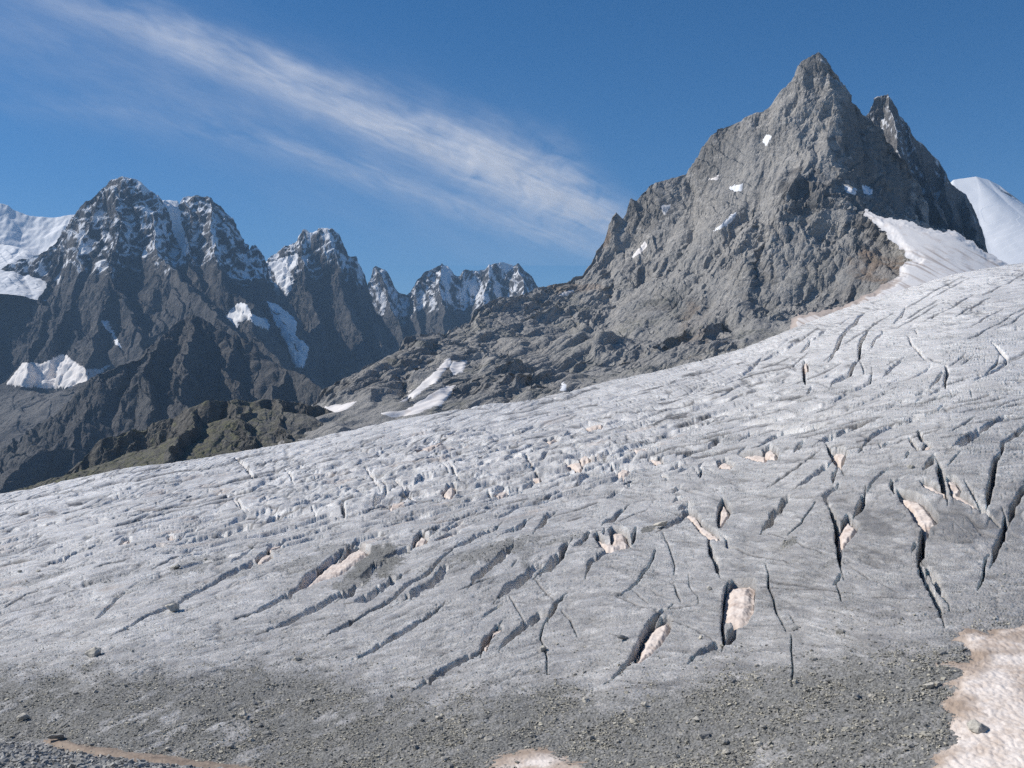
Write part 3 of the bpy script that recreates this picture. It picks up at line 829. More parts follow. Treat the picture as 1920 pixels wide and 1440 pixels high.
# polar grid, rows refined towards the rim
NU_IN, NU_OUT, NR = 1330, 120, 1180
u_in = np.linspace(-0.475, 0.475, NU_IN)
step = u_in[1] - u_in[0]
ext = np.cumsum(np.linspace(step, step * 12, NU_OUT))
U = np.concatenate([(-0.475 - ext)[::-1], u_in, 0.475 + ext])
NU = len(U)
YY = np.zeros((NR, NU), F32)
for j, u in enumerate(U):
    v = float(vv(u)); R = float(RR(u))
    s_bot = float(ray(960, 1500)[1])
    y0 = H0 / (v - s_bot) * 0.93
    yt = np.concatenate([np.linspace(y0, 400, 3000), np.linspace(400.5, R + 170, 2000)])
    dens = np.maximum(H0 * 1098.0 / (yt * yt) / 0.72, 1 / 1.9)
    dens = np.where(yt > R + 25, 1 / 6.0, dens)
    c = np.concatenate([[0], np.cumsum(0.5 * (dens[1:] + dens[:-1]) * np.diff(yt))])
    YY[:, j] = np.interp(np.linspace(0, c[-1], NR), c, yt)
XX = (YY * U[None, :]).astype(F32)
Zlow = low_z(XX, YY).astype(F32)
UU = np.broadcast_to(U[None, :], XX.shape).astype(F32)
sb = -H0 / YY + vv(UU)
PX, PY = proj(XX, YY, sb * YY)
PX = PX.astype(F32); PY = PY.astype(F32)
fx = PX - RX0; fy = PY - RY0
inr = (fx > 0) & (fx < RW - 1) & (fy > 0) & (fy < RH - 1)
dep = bil(DEP, fx, fy) * inr
pat = bil(PAT, fx, fy) * inr
drt = bil(DRT, fx, fy) * inr
deb = bil(DEB, fx, fy)
cln = bil(CLN, fx, fy)
cha = bil(CHA, fx, fy) * inr
tau = np.maximum(H0 / YY - H0 / RR(UU), 0) * FPX            # rows counted down from the rim
beyond = sst(0, 60, YY - RR(UU))
# serac field: rounded blocks cut by creases
wx = XX + 3 * n2(XX / 14, YY / 30, 51); wy = YY + 7 * n2(XX / 14, YY / 30, 52)
wy = wy + 0.9 * wx
sa_ = lambda q: np.sqrt(q * q + 0.004) - 0.06
bl = sa_(n2(wx / 13, wy / 26, 53)) + 0.55 * sa_(n2(wx / 6.0, wy / 12, 54)) + 0.25 * sa_(n2(wx / 2.6, wy / 5.5, 55))
bl = np.minimum(bl, 0.8)
z = Zlow + cha * (bl - 0.4) * 1.5
# lines of small crevasses that follow the rim
farz = sst(14, 40, tau) * (1 - sst(190, 300, tau)) * (1 - beyond)
tq = tau + 0.05 * (PX - 700)
ln = n2(PX / 300 + tau / 60, tq / 9.5 + 0.35 * n2(PX / 90, tau / 30, 61), 62)
ln2 = n2(PX / 170 + tau / 40, tq / 4.6 + 0.3 * n2(PX / 50, tau / 20, 64), 63)
rimz = (1 - sst(8, 40, tau))
relief = (-0.8 * sst(0.05, 0.45, ln) - 0.45 * sst(0.1, 0.5, ln2) + 0.3 * ln) * (farz * (1 - 0.6 * sst(1250, 1500, PX)) + 0.8 * rimz)
z = z + relief * np.clip(YY / 420, 0.4, 1.6) * (1 - beyond)
# rounded lips then the cut itself
lip = blur(bil(blur(DEP, 6), fx, fy) * inr, 0)
z = z - 0.16 * lip - dep
pdepth = 0.9 + 0.012 * np.maximum(YY - 80, 0)
z = np.where(pat > 0, np.minimum(z, Zlow - pat * np.minimum(pdepth, 3.0) + 0.1), z)
# meltwater grooves and fine relief (streaks run across the slope)
yeff = H0 / np.maximum(0.19 - sb + 0.05 * UU, 0.012)
near = 1 - sst(160, 420, YY)
g1 = n2(XX / 9.0, yeff / 0.75, 71); g2 = n2(XX / 4.0, yeff / 0.33, 72)
g3 = n2(XX / 3.0, yeff / 1.6, 73)
z = z + near * (0.055 * g1 + 0.03 * g2 + 0.10 * g3 + 0.07 * n2(XX / 1.1, YY / 1.3, 74) * (1 - 0.5 * deb) + 0.03 * n2(XX / 0.42, YY / 0.5, 75))
mid = sst(150, 260, YY) * (1 - beyond)
z = z + mid * (0.12 * n2(XX / 9.0, yeff / 3.2, 76) + 0.06 * n2(XX / 4.0, yeff / 1.4, 77))
# dirt bands, cleaner crests
streak = 0.55 * sst(0.05, 0.6, n2(XX / 16, yeff / 1.5, 81)) + 0.5 * sst(0.15, 0.6, n2(XX / 7, yeff / 0.6, 82)) + 0.45 * sst(0.2, 0.6, n2(XX / 4, yeff / 0.27, 83))
alb = cln * (1 - 0.20 * streak) + 0.07 * fbm2(XX / 30, YY / 40, 84, 4) + 0.10 * cha * (bl > 0.35) + 0.06 * g3 * near
wall = np.clip(dep / 1.2, 0, 1)
dirw = (1 - sst(900, 1400, PX)) * 0.24 + 0.04 - 0.10 * sst(1300, 1700, PX) * sst(900, 1050, PY)
qq = PY + dirw * (PX - 960) + 5 * n2(PX / 160, PY / 60, 88)
tex = np.zeros_like(alb)
for (lx, ly, sd0, am) in [(95, 7.5, 101, .30), (55, 4.2, 102, .28), (34, 2.6, 103, .24), (150, 13, 104, .22)]:
    q = n2(PX / lx, qq / ly, sd0)
    gate = sst(-0.25, 0.35, n2(PX / (lx * 1.4), qq / (ly * 4), sd0 + 20))
    tex += 2.3 * am * sst(0.11, 0.0, np.abs(q)) * gate
fleck = sst(0.42, 0.62, n2(PX / 6.5, qq / 2.2, 111)) * sst(-0.2, 0.5, n2(PX / 60, qq / 25, 112))
tex = np.minimum(tex + 0.6 * fleck, 0.9) * (1 - beyond)
z = z - tex * 0.30 * np.clip(YY / 160, 0.5, 3.0)
alb = alb * (1 - 0.95 * tex) + 0.07 + 0.15 * sst(0.1, 0.7, fbm2(PX / 45, qq / 9, 115, 5, 0.6)) - 0.12 * sst(0.0, 0.7, fbm2(PX / 120, qq / 22, 116, 4))
alb = alb - 0.62 * drt * np.minimum(1, alb * 3)
alb = alb + (0.92 - alb) * 0.6 * wall * (1 - drt) + 0.16 * wall * n2(PX / 5.0, PY / 40, 113)
deb = np.maximum(deb, 0.42 * drt * (YY < 260))
tan = 0.55 * sst(0.25, 0.5, n2(PX / 70, tau / 7, 85)) * farz * sst(-0.1, 0.3, n2(PX / 200, tau / 60, 86)) * (PX < 1300) * 0.7
P = np.stack([XX, YY, z], -1)
GL_P, GL_PX, GL_PY, GL_DEB, GL_DEP = P, PX, PY, deb, dep
grid_obj("glacier", P, M_ICE, {"alb": np.clip(alb, 0.02, 1), "deb": deb * (1 - 0.8 * wall) * (1 - pat), "tan": np.clip(tan, 0, 1)}, kind="structure",
         label="grey crevassed glacier sloping down from upper right to lower left")

# snow patches lying in the crevasses
for poly, lab in PATCH:
    xs = [p[0] for p in poly]; ys = [p[1] for p in poly]
    st_ = 0.8
    gy, gx = np.mgrid[min(ys) - 4:max(ys) + 4:st_, min(xs) - 4:max(xs) + 4:st_].astype(F32)
    wx = gx + 1.2 * n2(gx / 8, gy / 8, 3); wy = gy + 1.2 * n2(gx / 8, gy / 8, 4)
    s_ = sdpoly(wx, wy, poly)
    u, _ = ray(gx, gy)
    y = ground_y(gx, gy); x = u * y
    zb = low_z(x, y)
    th = np.minimum(0.55 + 0.008 * np.maximum(y - 80, 0), 1.6)
    rin = max(np.percentile(s_, 97), 2)
    dome = sst(0, rin * 0.8, s_)
    zz = zb - th * (1 - 0.72 * dome) + 0.10 * n2(x / 0.8, y / 1.4, 91) + 0.16 * n2(x / 2.4, y / 3.5, 92) + 0.06 * n2(x / 0.35, y / 0.6, 94) - np.where(s_ < 0.6, 1.6, 0) * sst(0.6, -2.5, s_) - 0.12
    grid_obj("snow_patch", np.stack([x, y, zz], -1), M_PLUG, {"edge": np.clip(0.95 - s_ / max(3.0, rin * 0.5), 0, 1) * 0.75 + 0.45 * fbm2(x / 1.2, y / 2.2, 95, 4)}, keep=s_ > -2.2, label=lab, cat="snow patch", group="dusty snow patches in the crevasses")

# ------------------------------------------------------------------ mountains
def blob(M, lst, fz=0.5):
    r = np.zeros(M['X'].shape, F32)
    n = fbm2(M['X'] / 22, M['Z'] / 22 + M['Y'] / 40, 177, 4)
    for cx, cy, rx_, ry_, a in lst:
        q = 1 - ((M['px'] - cx) / rx_) ** 2 - ((M['py'] - cy) / ry_) ** 2
        r = np.maximum(r, a * sst(-0.2, 0.5, q + fz * n))
    return r


MSM = False


def tin(wx, wy, pts, lines, back=True):
    """height of a triangulated surface through surveyed points (px, py, distance)"""
    from mathutils.geometry import delaunay_2d_cdt
    P3 = []; E_ = []
    for ln_ in lines:
        i0 = len(P3)
        P3 += [at(*p) for p in ln_]
        E_ += [(i, i + 1) for i in range(i0, len(P3) - 1)]
    P3 += [at(*p) if len(p) == 3 else p[:3] for p in pts]
    vo, eo, fo, ov, oe, of = delaunay_2d_cdt([Vector(p[:2]) for p in P3], E_, [], 0, 0.01, True)
    zz = []
    arr = np.array(P3)
    for v, o in zip(vo, ov):
        if o:
            zz.append(max(P3[i][2] for i in o))
        else:
            d = np.hypot(arr[:, 0] - v.x, arr[:, 1] - v.y); zz.append(float(arr[d.argmin(), 2]))
    Z = np.full(wx.shape, -400, F32)
    for f in fo:
        for k_ in range(1, len(f) - 1):
            a, b, c = f[0], f[k_], f[k_ + 1]
            (x1, y1), (x2, y2), (x3, y3) = vo[a], vo[b], vo[c]
            det = (y2 - y3) * (x1 - x3) + (x3 - x2) * (y1 - y3)
            if abs(det) < 1e-6:
                continue
            m = (wx >= min(x1, x2, x3)) & (wx <= max(x1, x2, x3)) & (wy >= min(y1, y2, y3)) & (wy <= max(y1, y2, y3))
            if not m.any():
                continue
            qx, qy = wx[m], wy[m]
            l1 = ((y2 - y3) * (qx - x3) + (x3 - x2) * (qy - y3)) / det
            l2 = ((y3 - y1) * (qx - x3) + (x1 - x3) * (qy - y3)) / det
            l3 = 1 - l1 - l2
            ok = (l1 >= -1e-4) & (l2 >= -1e-4) & (l3 >= -1e-4)
            zt_ = Z[m]
            Z[m] = np.where(ok, l1 * zz[a] + l2 * zz[b] + l3 * zz[c], zt_)
    return Z


def massif(name, ridges, box, d, seed, mat, warp=(6, 60), gul=(4.5, 30), disp=(10, 90, 6), floor=-150.0, cut=None, attr_fn=None, soft=1.0, label=None, build=True, surf=None, calm=None, fall=(0.0, -0.6, -0.8), **kw):
    x0, x1, y0, y1 = box
    nx = int((x1 - x0) / d[0]); ny = int((y1 - y0) / d[1])
    Y, X = np.meshgrid(np.linspace(y0, y1, ny, dtype=F32), np.linspace(x0, x1, nx, dtype=F32), indexing='ij')
    a, w = warp
    wx = X + a * (n2(X / w, Y / w, seed) + 0.5 * n2(X / w * 2.7, Y / w * 2.7, seed + 1) + 0.25 * n2(X / w * 6.5, Y / w * 6.5, seed + 4))
    wy = Y + a * (n2(X / w, Y / w, seed + 2) + 0.5 * n2(X / w * 2.7, Y / w * 2.7, seed + 3) + 0.25 * n2(X / w * 6.5, Y / w * 6.5, seed + 5))
    Z = np.full(X.shape, floor, F32); T = np.zeros(X.shape, F32); D = np.full(X.shape, 500, F32); G = np.zeros(X.shape, F32); ID = np.zeros(X.shape, np.int8)
    for ri, r in enumerate(ridges):
        pts = [at(*p) for p in r['p']]
        s = r.get('s', 1.0); L = r.get('L', 400.0)
        acc = ri * 997.0
        for si, ((ax, ay, az), (bx, by, bz)) in enumerate(zip(pts[:-1], pts[1:])):
            dx, dy = bx - ax, by - ay
            l2 = dx * dx + dy * dy + 1e-6; ln_ = math.sqrt(l2)
            t = np.clip(((wx - ax) * dx + (wy - ay) * dy) / l2, 0, 1)
            ex = wx - ax - t * dx; ey = wy - ay - t * dy
            dd = np.hypot(ex, ey)
            if isinstance(s, tuple):
                side = dx * ey - dy * ex > 0
                ss = np.where(side, s[0], s[1])
                ss = np.where((t <= 0) | (t >= 1), max(s), ss)
            else:
                ss = s
            zc = az + t * (bz - az) - ss * (0.85 * dd + 0.12 * L * (1 - np.exp(-dd / (0.3 * L))))
            m = zc > Z
            Z = np.where(m, zc, Z)
            T = np.where(m, acc + t * ln_ + 0.35 * (ex * dx + ey * dy) / ln_, T)
            D = np.where(m, dd, D)
            G = np.where(m, r.get('g', 1.0), G); ID = np.where(m, np.int8(ri + 1), ID)
            acc += ln_
    if surf is not None:
        Z = blur(tin(wx, wy, *surf), 2)
        G[:] = 1; D[:] = 400
    if soft:
        Z = blur(Z, int(soft))
    for r in ridges:
        if not r.get('cap'):
            continue
        pts = [at(*p) for p in r['p']]
        bd = np.full(X.shape, 1e9, F32); bz = np.zeros(X.shape, F32)
        jx = X + 0.3 * (wx - X); jy = Y + 0.3 * (wy - Y)
        for (ax, ay, az), (bx_, by_, bz_) in zip(pts[:-1], pts[1:]):
            dx, dy = bx_ - ax, by_ - ay
            t = np.clip(((jx - ax) * dx + (jy - ay) * dy) / (dx * dx + dy * dy + 1e-6), 0, 1)
            dd = np.hypot(jx - ax - t * dx, jy - ay - t * dy)
            m = dd < bd
            bd = np.where(m, dd, bd); bz = np.where(m, az + t * (bz_ - az), bz)
        c_ = r['cap']
        bz = bz + c_ * (0.9 - 2.2 * np.abs(n2(X / (c_ * 3.2), Y / (c_ * 8), seed + 61))) * 0.55 + c_ * 0.5 * n2(X / (c_ * 1.3), Y / (c_ * 4), seed + 62)
        Z = np.minimum(Z, bz + 1.6 * np.maximum(bd - c_, 0) - 1.2 * np.minimum(bd, c_))
        D = np.minimum(D, bd)
    ga, gw = gul
    tw = T + gw * 0.5 * n2(X / (gw * 2), Y / (gw * 2), seed + 8)
    env = np.clip(D / (gw * 1.6), 0, 1) * G
    gg = np.abs(n2(tw / gw, D / (gw * 6), seed + 9)) * 1.2 + 0.5 * np.abs(n2(tw / gw * 2.3, D / (gw * 3), seed + 10)) + 0.25 * np.abs(n2(tw / gw * 5, D / (gw * 1.6), seed + 11))
    if surf is not None:
        al = -0.50 * wx - 0.86 * wy; ac = 0.86 * wx - 0.50 * wy       # fall line of the big left face
        ac = ac + 7 * n2(X / 45, Y / 45, seed + 70)
        ph = ac / 52 + 0.55 * n2(X / 90, Y / 90, seed + 73) + 0.2 * n2(X / 30, Y / 30, seed + 74)
        f1 = ph - np.floor(ph)
        ph2 = ac / 19 + 0.5 * n2(X / 40, Y / 40, seed + 75)
        f2 = ph2 - np.floor(ph2)
        saw = lambda f: np.where(f < 0.8, f / 0.8, (1 - f) / 0.2)
        gg = 1.3 * saw(f1) * sst(-0.35, 0.25, n2(X / 150, Y / 150, seed + 76)) + 0.5 * saw(f2) * sst(-0.2, 0.3, n2(X / 70, Y / 70, seed + 77)) + np.abs(n2(ac / 30, al / 260, seed + 9)) * 0.7 + 0.55 * np.abs(n2(ac / 12, al / 110, seed + 10)) + 0.3 * np.abs(n2(ac / 5, al / 50, seed + 11))
        env = np.clip(D / 40, 0, 1) * (0.35 + 0.65 * sst(-0.2, 0.4, n2(X / 140, Y / 140, seed + 71)))
    Z = Z + ga * env * (gg - 0.55)
    if cut is not None:
        Z = cut(X, Y, Z)
    quiet = 0.0
    if calm:
        cpx, cpy = proj(X, Y, Z)
        quiet = blob(dict(X=X, Y=Y, Z=Z, px=cpx, py=cpy), calm, 0.35)
        Z = Z * (1 - 0.7 * quiet) + 0.7 * quiet * blur(Z, 12)
    zy, zx = np.gradient(blur(Z, 2), d[1], d[0])
    nn = np.stack([-zx, -zy, np.ones_like(zx)], -1); nn /= np.linalg.norm(nn, axis=-1, keepdims=True)
    dv = np.zeros(X.shape, F32)
    Gs = blur(G, 3)
    am, sc, noct = disp
    wgt = np.ones(X.shape, F32)
    pe = 0.66 * (X * fall[0] + Y * fall[1] + Z * fall[2])
    xs_, ys_, zs_ = X - pe * fall[0] + 0.15 * Z, Y - pe * fall[1] - 0.1 * Z, Z - pe * fall[2] + 0.12 * X
    for i in range(noct):
        q = n3(xs_ / sc, ys_ / sc, zs_ / sc, seed + 20 + i)
        rdg = 1.0 - np.abs(q) * 1.9
        rdg = np.clip(rdg, -0.4, 1); rdg = rdg * np.abs(rdg)
        gr = np.clip(1 - 3.4 * np.abs(q), 0, 1)
        c_ = (0.12 - 0.75 * gr + 0.55 * q) * wgt
        dv += am * c_ * (0.3 + 0.7 * np.clip(D / sc, 0, 1)) * (Gs if i < 2 else 0.25 + 0.75 * Gs)
        wgt = np.clip(wgt * (0.7 + 1.3 * (rdg - 0.2)), 0.12, 1.4)
        am *= 0.55; sc *= 0.47
    am, sc, noct = disp
    for (kx, ky, kz, sp, a_) in [(0.35, -0.2, 0.91, sc * 0.30, 0.10), (-0.5, 0.3, 0.81, sc * 0.13, 0.06), (0.75, 0.45, 0.48, sc * 0.22, 0.07)]:
        ph = (X * kx + Y * ky + Z * kz) / sp + 1.6 * n3(X / sc, Y / sc, Z / sc, seed + 40) + 0.35 * n3(X / sp, Y / sp, Z / sp, seed + 41)
        sw = ph - np.floor(ph)
        gt = sst(-0.15, 0.35, n3(X / (sc * 1.3), Y / (sc * 1.3), Z / (sc * 1.3), seed + 42 + int(sp)))
        dv += am * a_ * 4.2 * (sw - 0.5) * gt * (0.4 + 0.6 * np.clip(D / sc, 0, 1)) * (0.1 + 0.9 * Gs)
    dv = dv * (1 - 0.85 * quiet)
    if cut is not None:
        dv = dv * (1 - cut(X, Y, None))
    P = np.stack([X, Y, Z], -1) + nn * dv[..., None]
    M = dict(P=P, X=X, Y=Y, Z=Z, D=D, G=Gs, ID=ID, nn=nn, d=d, dv=dv)
    t1 = P[1:-1, 2:] - P[1:-1, :-2]; t2 = P[2:, 1:-1] - P[:-2, 1:-1]
    nz = np.cross(t1, t2); nz /= np.linalg.norm(nz, axis=-1, keepdims=True) + 1e-9
    M['nz'] = np.pad(nz[..., 2], 1, mode='edge')
    M['nw'] = np.pad(nz, ((1, 1), (1, 1), (0, 0)), mode='edge')
    M['px'], M['py'] = proj(P[..., 0], P[..., 1], P[..., 2])
    z0 = np.zeros(X.shape, F32)
    at_ = {"scree": z0, "veg": z0, "snow": z0}
    if attr_fn:
        at_.update(attr_fn(M))
    if build:
        grid_obj(name, P, mat, at_, smooth=MSM, kind="structure", label=label, **kw)
    return M


def biggest(m):
    lab = np.where(m, np.arange(1, m.size + 1).reshape(m.shape), 0)
    for _ in range(4000):
        p = np.pad(lab, 1)
        new = np.maximum.reduce([p[1:-1, 1:-1], p[:-2, 1:-1], p[2:, 1:-1], p[1:-1, :-2], p[1:-1, 2:]])
        new = np.where(m, new, 0)
        if (new == lab).all():
            break
        lab = new
    v, c = np.unique(lab[lab > 0], return_counts=True)
    return lab == v[c.argmax()]


def drape(M, poly, mat, label, cat, group, thick=0.6, win=60.0, nblur=14, name="snow_patch", grow=0.0, wob=2.0, kind=None):
    """a sheet of snow lying on the camera-facing side of a massif, inside an outline"""
    px, py = M['px'], M['py']
    xs = [p[0] for p in poly]; ys = [p[1] for p in poly]
    near_ = (px > min(xs) - 8) & (px < max(xs) + 8) & (py > min(ys) - 8) & (py < max(ys) + 8)
    if near_.sum() < 4:
        return
    fac = (M['nw'] * M['P']).sum(-1) < 0
    rows = np.where(near_.any(1))[0]; cols = np.where(near_.any(0))[0]
    sl = (slice(max(rows[0] - 4, 0), rows[-1] + 5), slice(max(cols[0] - 4, 0), cols[-1] + 5))
    X, Y = M['X'][sl], M['Y'][sl]
    pxs, pys = px[sl].astype(F32), py[sl].astype(F32)
    s_ = sdpoly(pxs + wob * n2(X / 9, Y / 9, 5), pys + wob * n2(X / 9, Y / 9, 6), poly)
    cand = (s_ > 0) & fac[sl]
    if cand.sum() < 3:
        cand = s_ > 0
        if cand.sum() < 3:
            return
    yv = np.percentile(Y[cand], 20)
    ok = (np.abs(Y - np.median(Y[cand & (Y < yv + win * 2)])) < win * 2)
    s_ = np.where(ok, s_, -9)
    Zs = blur(M['P'][sl][..., 2], nblur)
    prof = sst(-3.0, 3.0, s_)
    Pn = M['P'][sl].copy()
    Pn[..., 2] = np.maximum(Zs, Pn[..., 2] * 0.5 + Zs * 0.5) + thick * (prof * 1.5 - 0.5)
    nb = M['nn'][sl]
    Pn[..., :2] += nb[..., :2] * (thick * 0.8 * prof)[..., None]
    grid_obj(name, Pn, mat, keep=biggest(s_ > -2.5), label=label, cat=cat, group=group, kind=kind)


# footprint of the firn tongue between the peak and the glacier
TONGUE = [(1622, 392), (1660, 410), (1700, 413), (1725, 421), (1750, 429), (1790, 430), (1856, 476), (1905, 500), (1960, 505), (1960, 560), (1700, 640), (1560, 660), (1480, 640), (1483, 592), (1500, 585), (1560, 580), (1640, 542), (1688, 515), (1694, 490), (1722, 487), (1700, 470), (1660, 428)]


def ton_y(px, py):
    u, s = ray(px, py)
    return RR(u) + 25 + np.maximum(rim_py(px) + 6 - py, -60) * 1.7


_tg = np.mgrid[380:660:2.0, 1470:1960:2.0]
_tpy, _tpx = _tg[0].astype(F32), _tg[1].astype(F32)
_tyy = ton_y(_tpx, _tpy)


def ton_sd(X, Y):
    """(signed distance in the footprint, surface height) for ground points"""
    u = X / Y
    px = 960 + FPX * u * 1.0
    for _ in range(3):
        py = rim_py(px) + 6 - (Y - RR(u) - 25) / 1.7
        _, s = ray(px, py)
        p2, _q = proj(X, Y, s * Y)
        px = px + (960 + (px - 960) - p2) * 0 + (p2 - px) * 0
    return sdpoly(px.astype(F32), py.astype(F32), TONGUE), s * Y


def cut_tongue(X, Y, Z):
    sd_, zs = ton_sd(X, Y)
    m = sst(-6, 6, sd_) * (Y > RR(X / Y) - 20)
    if Z is None:
        return m
    return np.where(m > 0, Z * (1 - m) + np.minimum(Z, zs - 4) * m, Z)


def R_(pts, s=1.0, L=400.0, g=1.0):
    return dict(p=pts, s=s, L=L, g=g)


A_SKY = [(1535, 92, 1700), (1503, 114, 1702), (1484, 146, 1705), (1456, 174, 1710), (1434, 200, 1715), (1400, 217, 1725), (1370, 233, 1735), (1345, 238, 1740), (1320, 272, 1742), (1300, 302, 1742), (1280, 323, 1742), (1250, 332, 1740), (1215, 347, 1738), (1195, 374, 1734), (1181, 368, 1730), (1166, 408, 1727), (1152, 390, 1724), (1143, 402, 1720), (1130, 450, 1708), (1110, 480, 1690), (1090, 510, 1668), (1060, 525, 1640), (1000, 541, 1570), (930, 558, 1480), (892, 577, 1420), (880, 600, 1400), (850, 612, 1370), (800, 624, 1320), (765, 627, 1280), (740, 655, 1245), (690, 682, 1200), (650, 702, 1165), (610, 718, 1130), (585, 745, 1105), (555, 785, 1070)]
A_E = [(1535, 93, 1700), (1552, 112, 1702), (1572, 142, 1706), (1602, 177, 1715), (1622, 210, 1740), (1654, 248, 1760), (1701, 303, 1770), (1725, 345, 1765), (1745, 412, 1750)]
A_SPUR = [(1535, 93, 1700), (1552, 130, 1690), (1562, 185, 1655), (1549, 260, 1608), (1534, 322, 1562), (1512, 333, 1530)]
A_SHO = [(1512, 333, 1530), (1482, 400, 1492), (1450, 432, 1480), (1430, 482, 1430), (1402, 545, 1365), (1376, 602, 1270), (1350, 655, 1130)]
A_SHELF = [(1575, 398, 1478), (1620, 404, 1470), (1655, 432, 1445), (1690, 466, 1412), (1713, 486, 1388)]
A_RIB = [(892, 577, 1420), (900, 630, 1310), (905, 665, 1220), (880, 700, 1120), (850, 745, 1030), (800, 788, 955)]
A_PTS = [(1500, 170, 1690), (1490, 230, 1650), (1430, 300, 1645), (1390, 285, 1690), (1440, 385, 1560), (1390, 375, 1625), (1340, 325, 1705), (1330, 420, 1615), (1270, 395, 1705), (1290, 480, 1570), (1240, 470, 1635), (1210, 425, 1700), (1190, 520, 1600), (1150, 485, 1675), (1140, 560, 1560), (1100, 545, 1615), (1060, 580, 1530), (1010, 585, 1490), (960, 590, 1440),
         (1080, 640, 1400), (1020, 645, 1340), (975, 640, 1310), (1370, 470, 1490), (1400, 435, 1515), (1330, 540, 1425), (1280, 560, 1460), (1230, 565, 1490), (1180, 620, 1390), (1120, 640, 1395), (1240, 640, 1290), (1300, 620, 1285), (1350, 580, 1335), (1140, 690, 1170), (1210, 680, 1150), (1270, 665, 1140), (1330, 645, 1140), (1060, 705, 1170), (980, 710, 1130),
         (1445, 530, 1392), (1428, 580, 1310), (1445, 612, 1220), (1500, 420, 1476), (1545, 392, 1486), (1480, 480, 1432), (1478, 560, 1352), (1530, 470, 1430), (1545, 540, 1352), (1535, 588, 1280), (1600, 440, 1448), (1600, 500, 1385), (1612, 560, 1305), (1650, 460, 1425), (1662, 505, 1370), (1696, 515, 1345), (1690, 545, 1290),
         (1560, 360, 1510), (1600, 385, 1500), (1640, 395, 1510), (1680, 412, 1540), (1720, 425, 1610), (1590, 240, 1662), (1602, 310, 1605), (1580, 345, 1545), (1630, 340, 1600), (1625, 270, 1690), (1660, 330, 1690), (1690, 380, 1680), (1650, 370, 1590), (1700, 408, 1640),
         (930, 665, 1240), (965, 690, 1130), (930, 735, 1025), (1000, 728, 1010), (870, 640, 1300), (845, 668, 1190), (835, 690, 1160), (815, 655, 1230), (775, 665, 1190), (765, 690, 1150), (720, 718, 1110), (680, 728, 1095), (645, 748, 1060), (600, 775, 1030), (760, 730, 1080), (700, 765, 1010), (610, 800, 960), (545, 830, 920), (820, 740, 1060), (780, 770, 990)]


def world_pts():
    out = []
    for ln_ in (A_SKY, A_E):
        for p in ln_[::2]:
            x, y, z = at(*p)
            out.append((x + 15, y + 230, z - 330, 0))
    for p_ in range(440, 1800, 90):
        R = float(RR(ray(p_, 700)[0]))
        x, y, z = at(p_, float(rim_py(p_)) + 30, R + 10)
        out.append((x, y, z, 0)); out.append((x * 0.85, y * 0.85, z - 60, 0))
    out += [(-420, 800, -250, 0), (-420, 1800, -300, 0), (800, 1900, -50, 0), (800, 1000, -150, 0), (200, 2000, -100, 0)]
    return out



def a_attr(M):
    n = fbm2(M['X'] / 40, M['Y'] / 40, 77, 4)
    flat = sst(0.60, 0.84, M['nn'][..., 2])
    sc = np.clip(flat * sst(-0.3, 0.35, n), 0, 1) * 0.8
    sc = np.maximum(sc, blob(M, [(700, 780, 150, 55, 1), (800, 730, 40, 50, 1), (600, 810, 90, 40, 1), (1230, 640, 60, 50, .7), (1440, 620, 70, 40, .9), (1560, 405, 50, 14, .8), (1400, 330, 60, 80, .45), (1300, 500, 60, 60, .5), (1110, 680, 50, 40, .8)]))
    veg = sst(0.5, 0.8, M['nn'][..., 2]) * sst(0.0, 0.5, n2(M['X'] / 60, M['Y'] / 60, 78)) * (1 - sst(120, 260, M['Z'])) * 0.45
    snow = sst(0.5, 0.62, M['nz'] + 0.3 * fbm2(M['X'] / 12, M['Y'] / 12, 79, 3)) * sst(480, 530, M['Z']) * 0.5 * (M['X'] > 470)
    dark = blob(M, [(1520, 365, 55, 45, .9), (1655, 305, 92, 150, 1), (1600, 240, 30, 70, .9), (1330, 280, 60, 60, .6), (1200, 390, 60, 45, .6), (1420, 560, 40, 70, .7), (1600, 520, 110, 60, .45), (860, 720, 60, 60, .5), (960, 700, 60, 40, .25), (1280, 600, 70, 60, .4), (760, 660, 60, 25, .6), (640, 735, 60, 25, .6), (1535, 120, 30, 30, .5), (1130, 430, 25, 40, .5)], 0.9)  # darker rock; the right-face blobs also paint that side's shade into the colour
    rust = blob(M, [(1640, 500, 55, 30, .7), (1130, 440, 15, 30, .6), (1300, 620, 30, 50, .35), (1080, 540, 60, 10, .5)], 0.8)
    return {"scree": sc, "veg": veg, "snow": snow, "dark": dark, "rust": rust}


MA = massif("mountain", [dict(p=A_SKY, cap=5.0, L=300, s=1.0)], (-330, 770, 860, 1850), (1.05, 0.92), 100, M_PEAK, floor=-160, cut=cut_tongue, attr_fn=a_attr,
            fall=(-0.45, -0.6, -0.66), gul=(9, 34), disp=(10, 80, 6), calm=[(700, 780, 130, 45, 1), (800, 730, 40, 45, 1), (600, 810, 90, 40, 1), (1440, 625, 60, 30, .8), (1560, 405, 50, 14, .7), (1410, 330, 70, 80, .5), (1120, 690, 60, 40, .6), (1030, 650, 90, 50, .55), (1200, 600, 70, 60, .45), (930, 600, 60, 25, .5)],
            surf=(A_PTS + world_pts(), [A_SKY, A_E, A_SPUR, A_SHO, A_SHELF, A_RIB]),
            label="tall pointed grey rock pyramid rising above the glacier at right", cat="mountain")

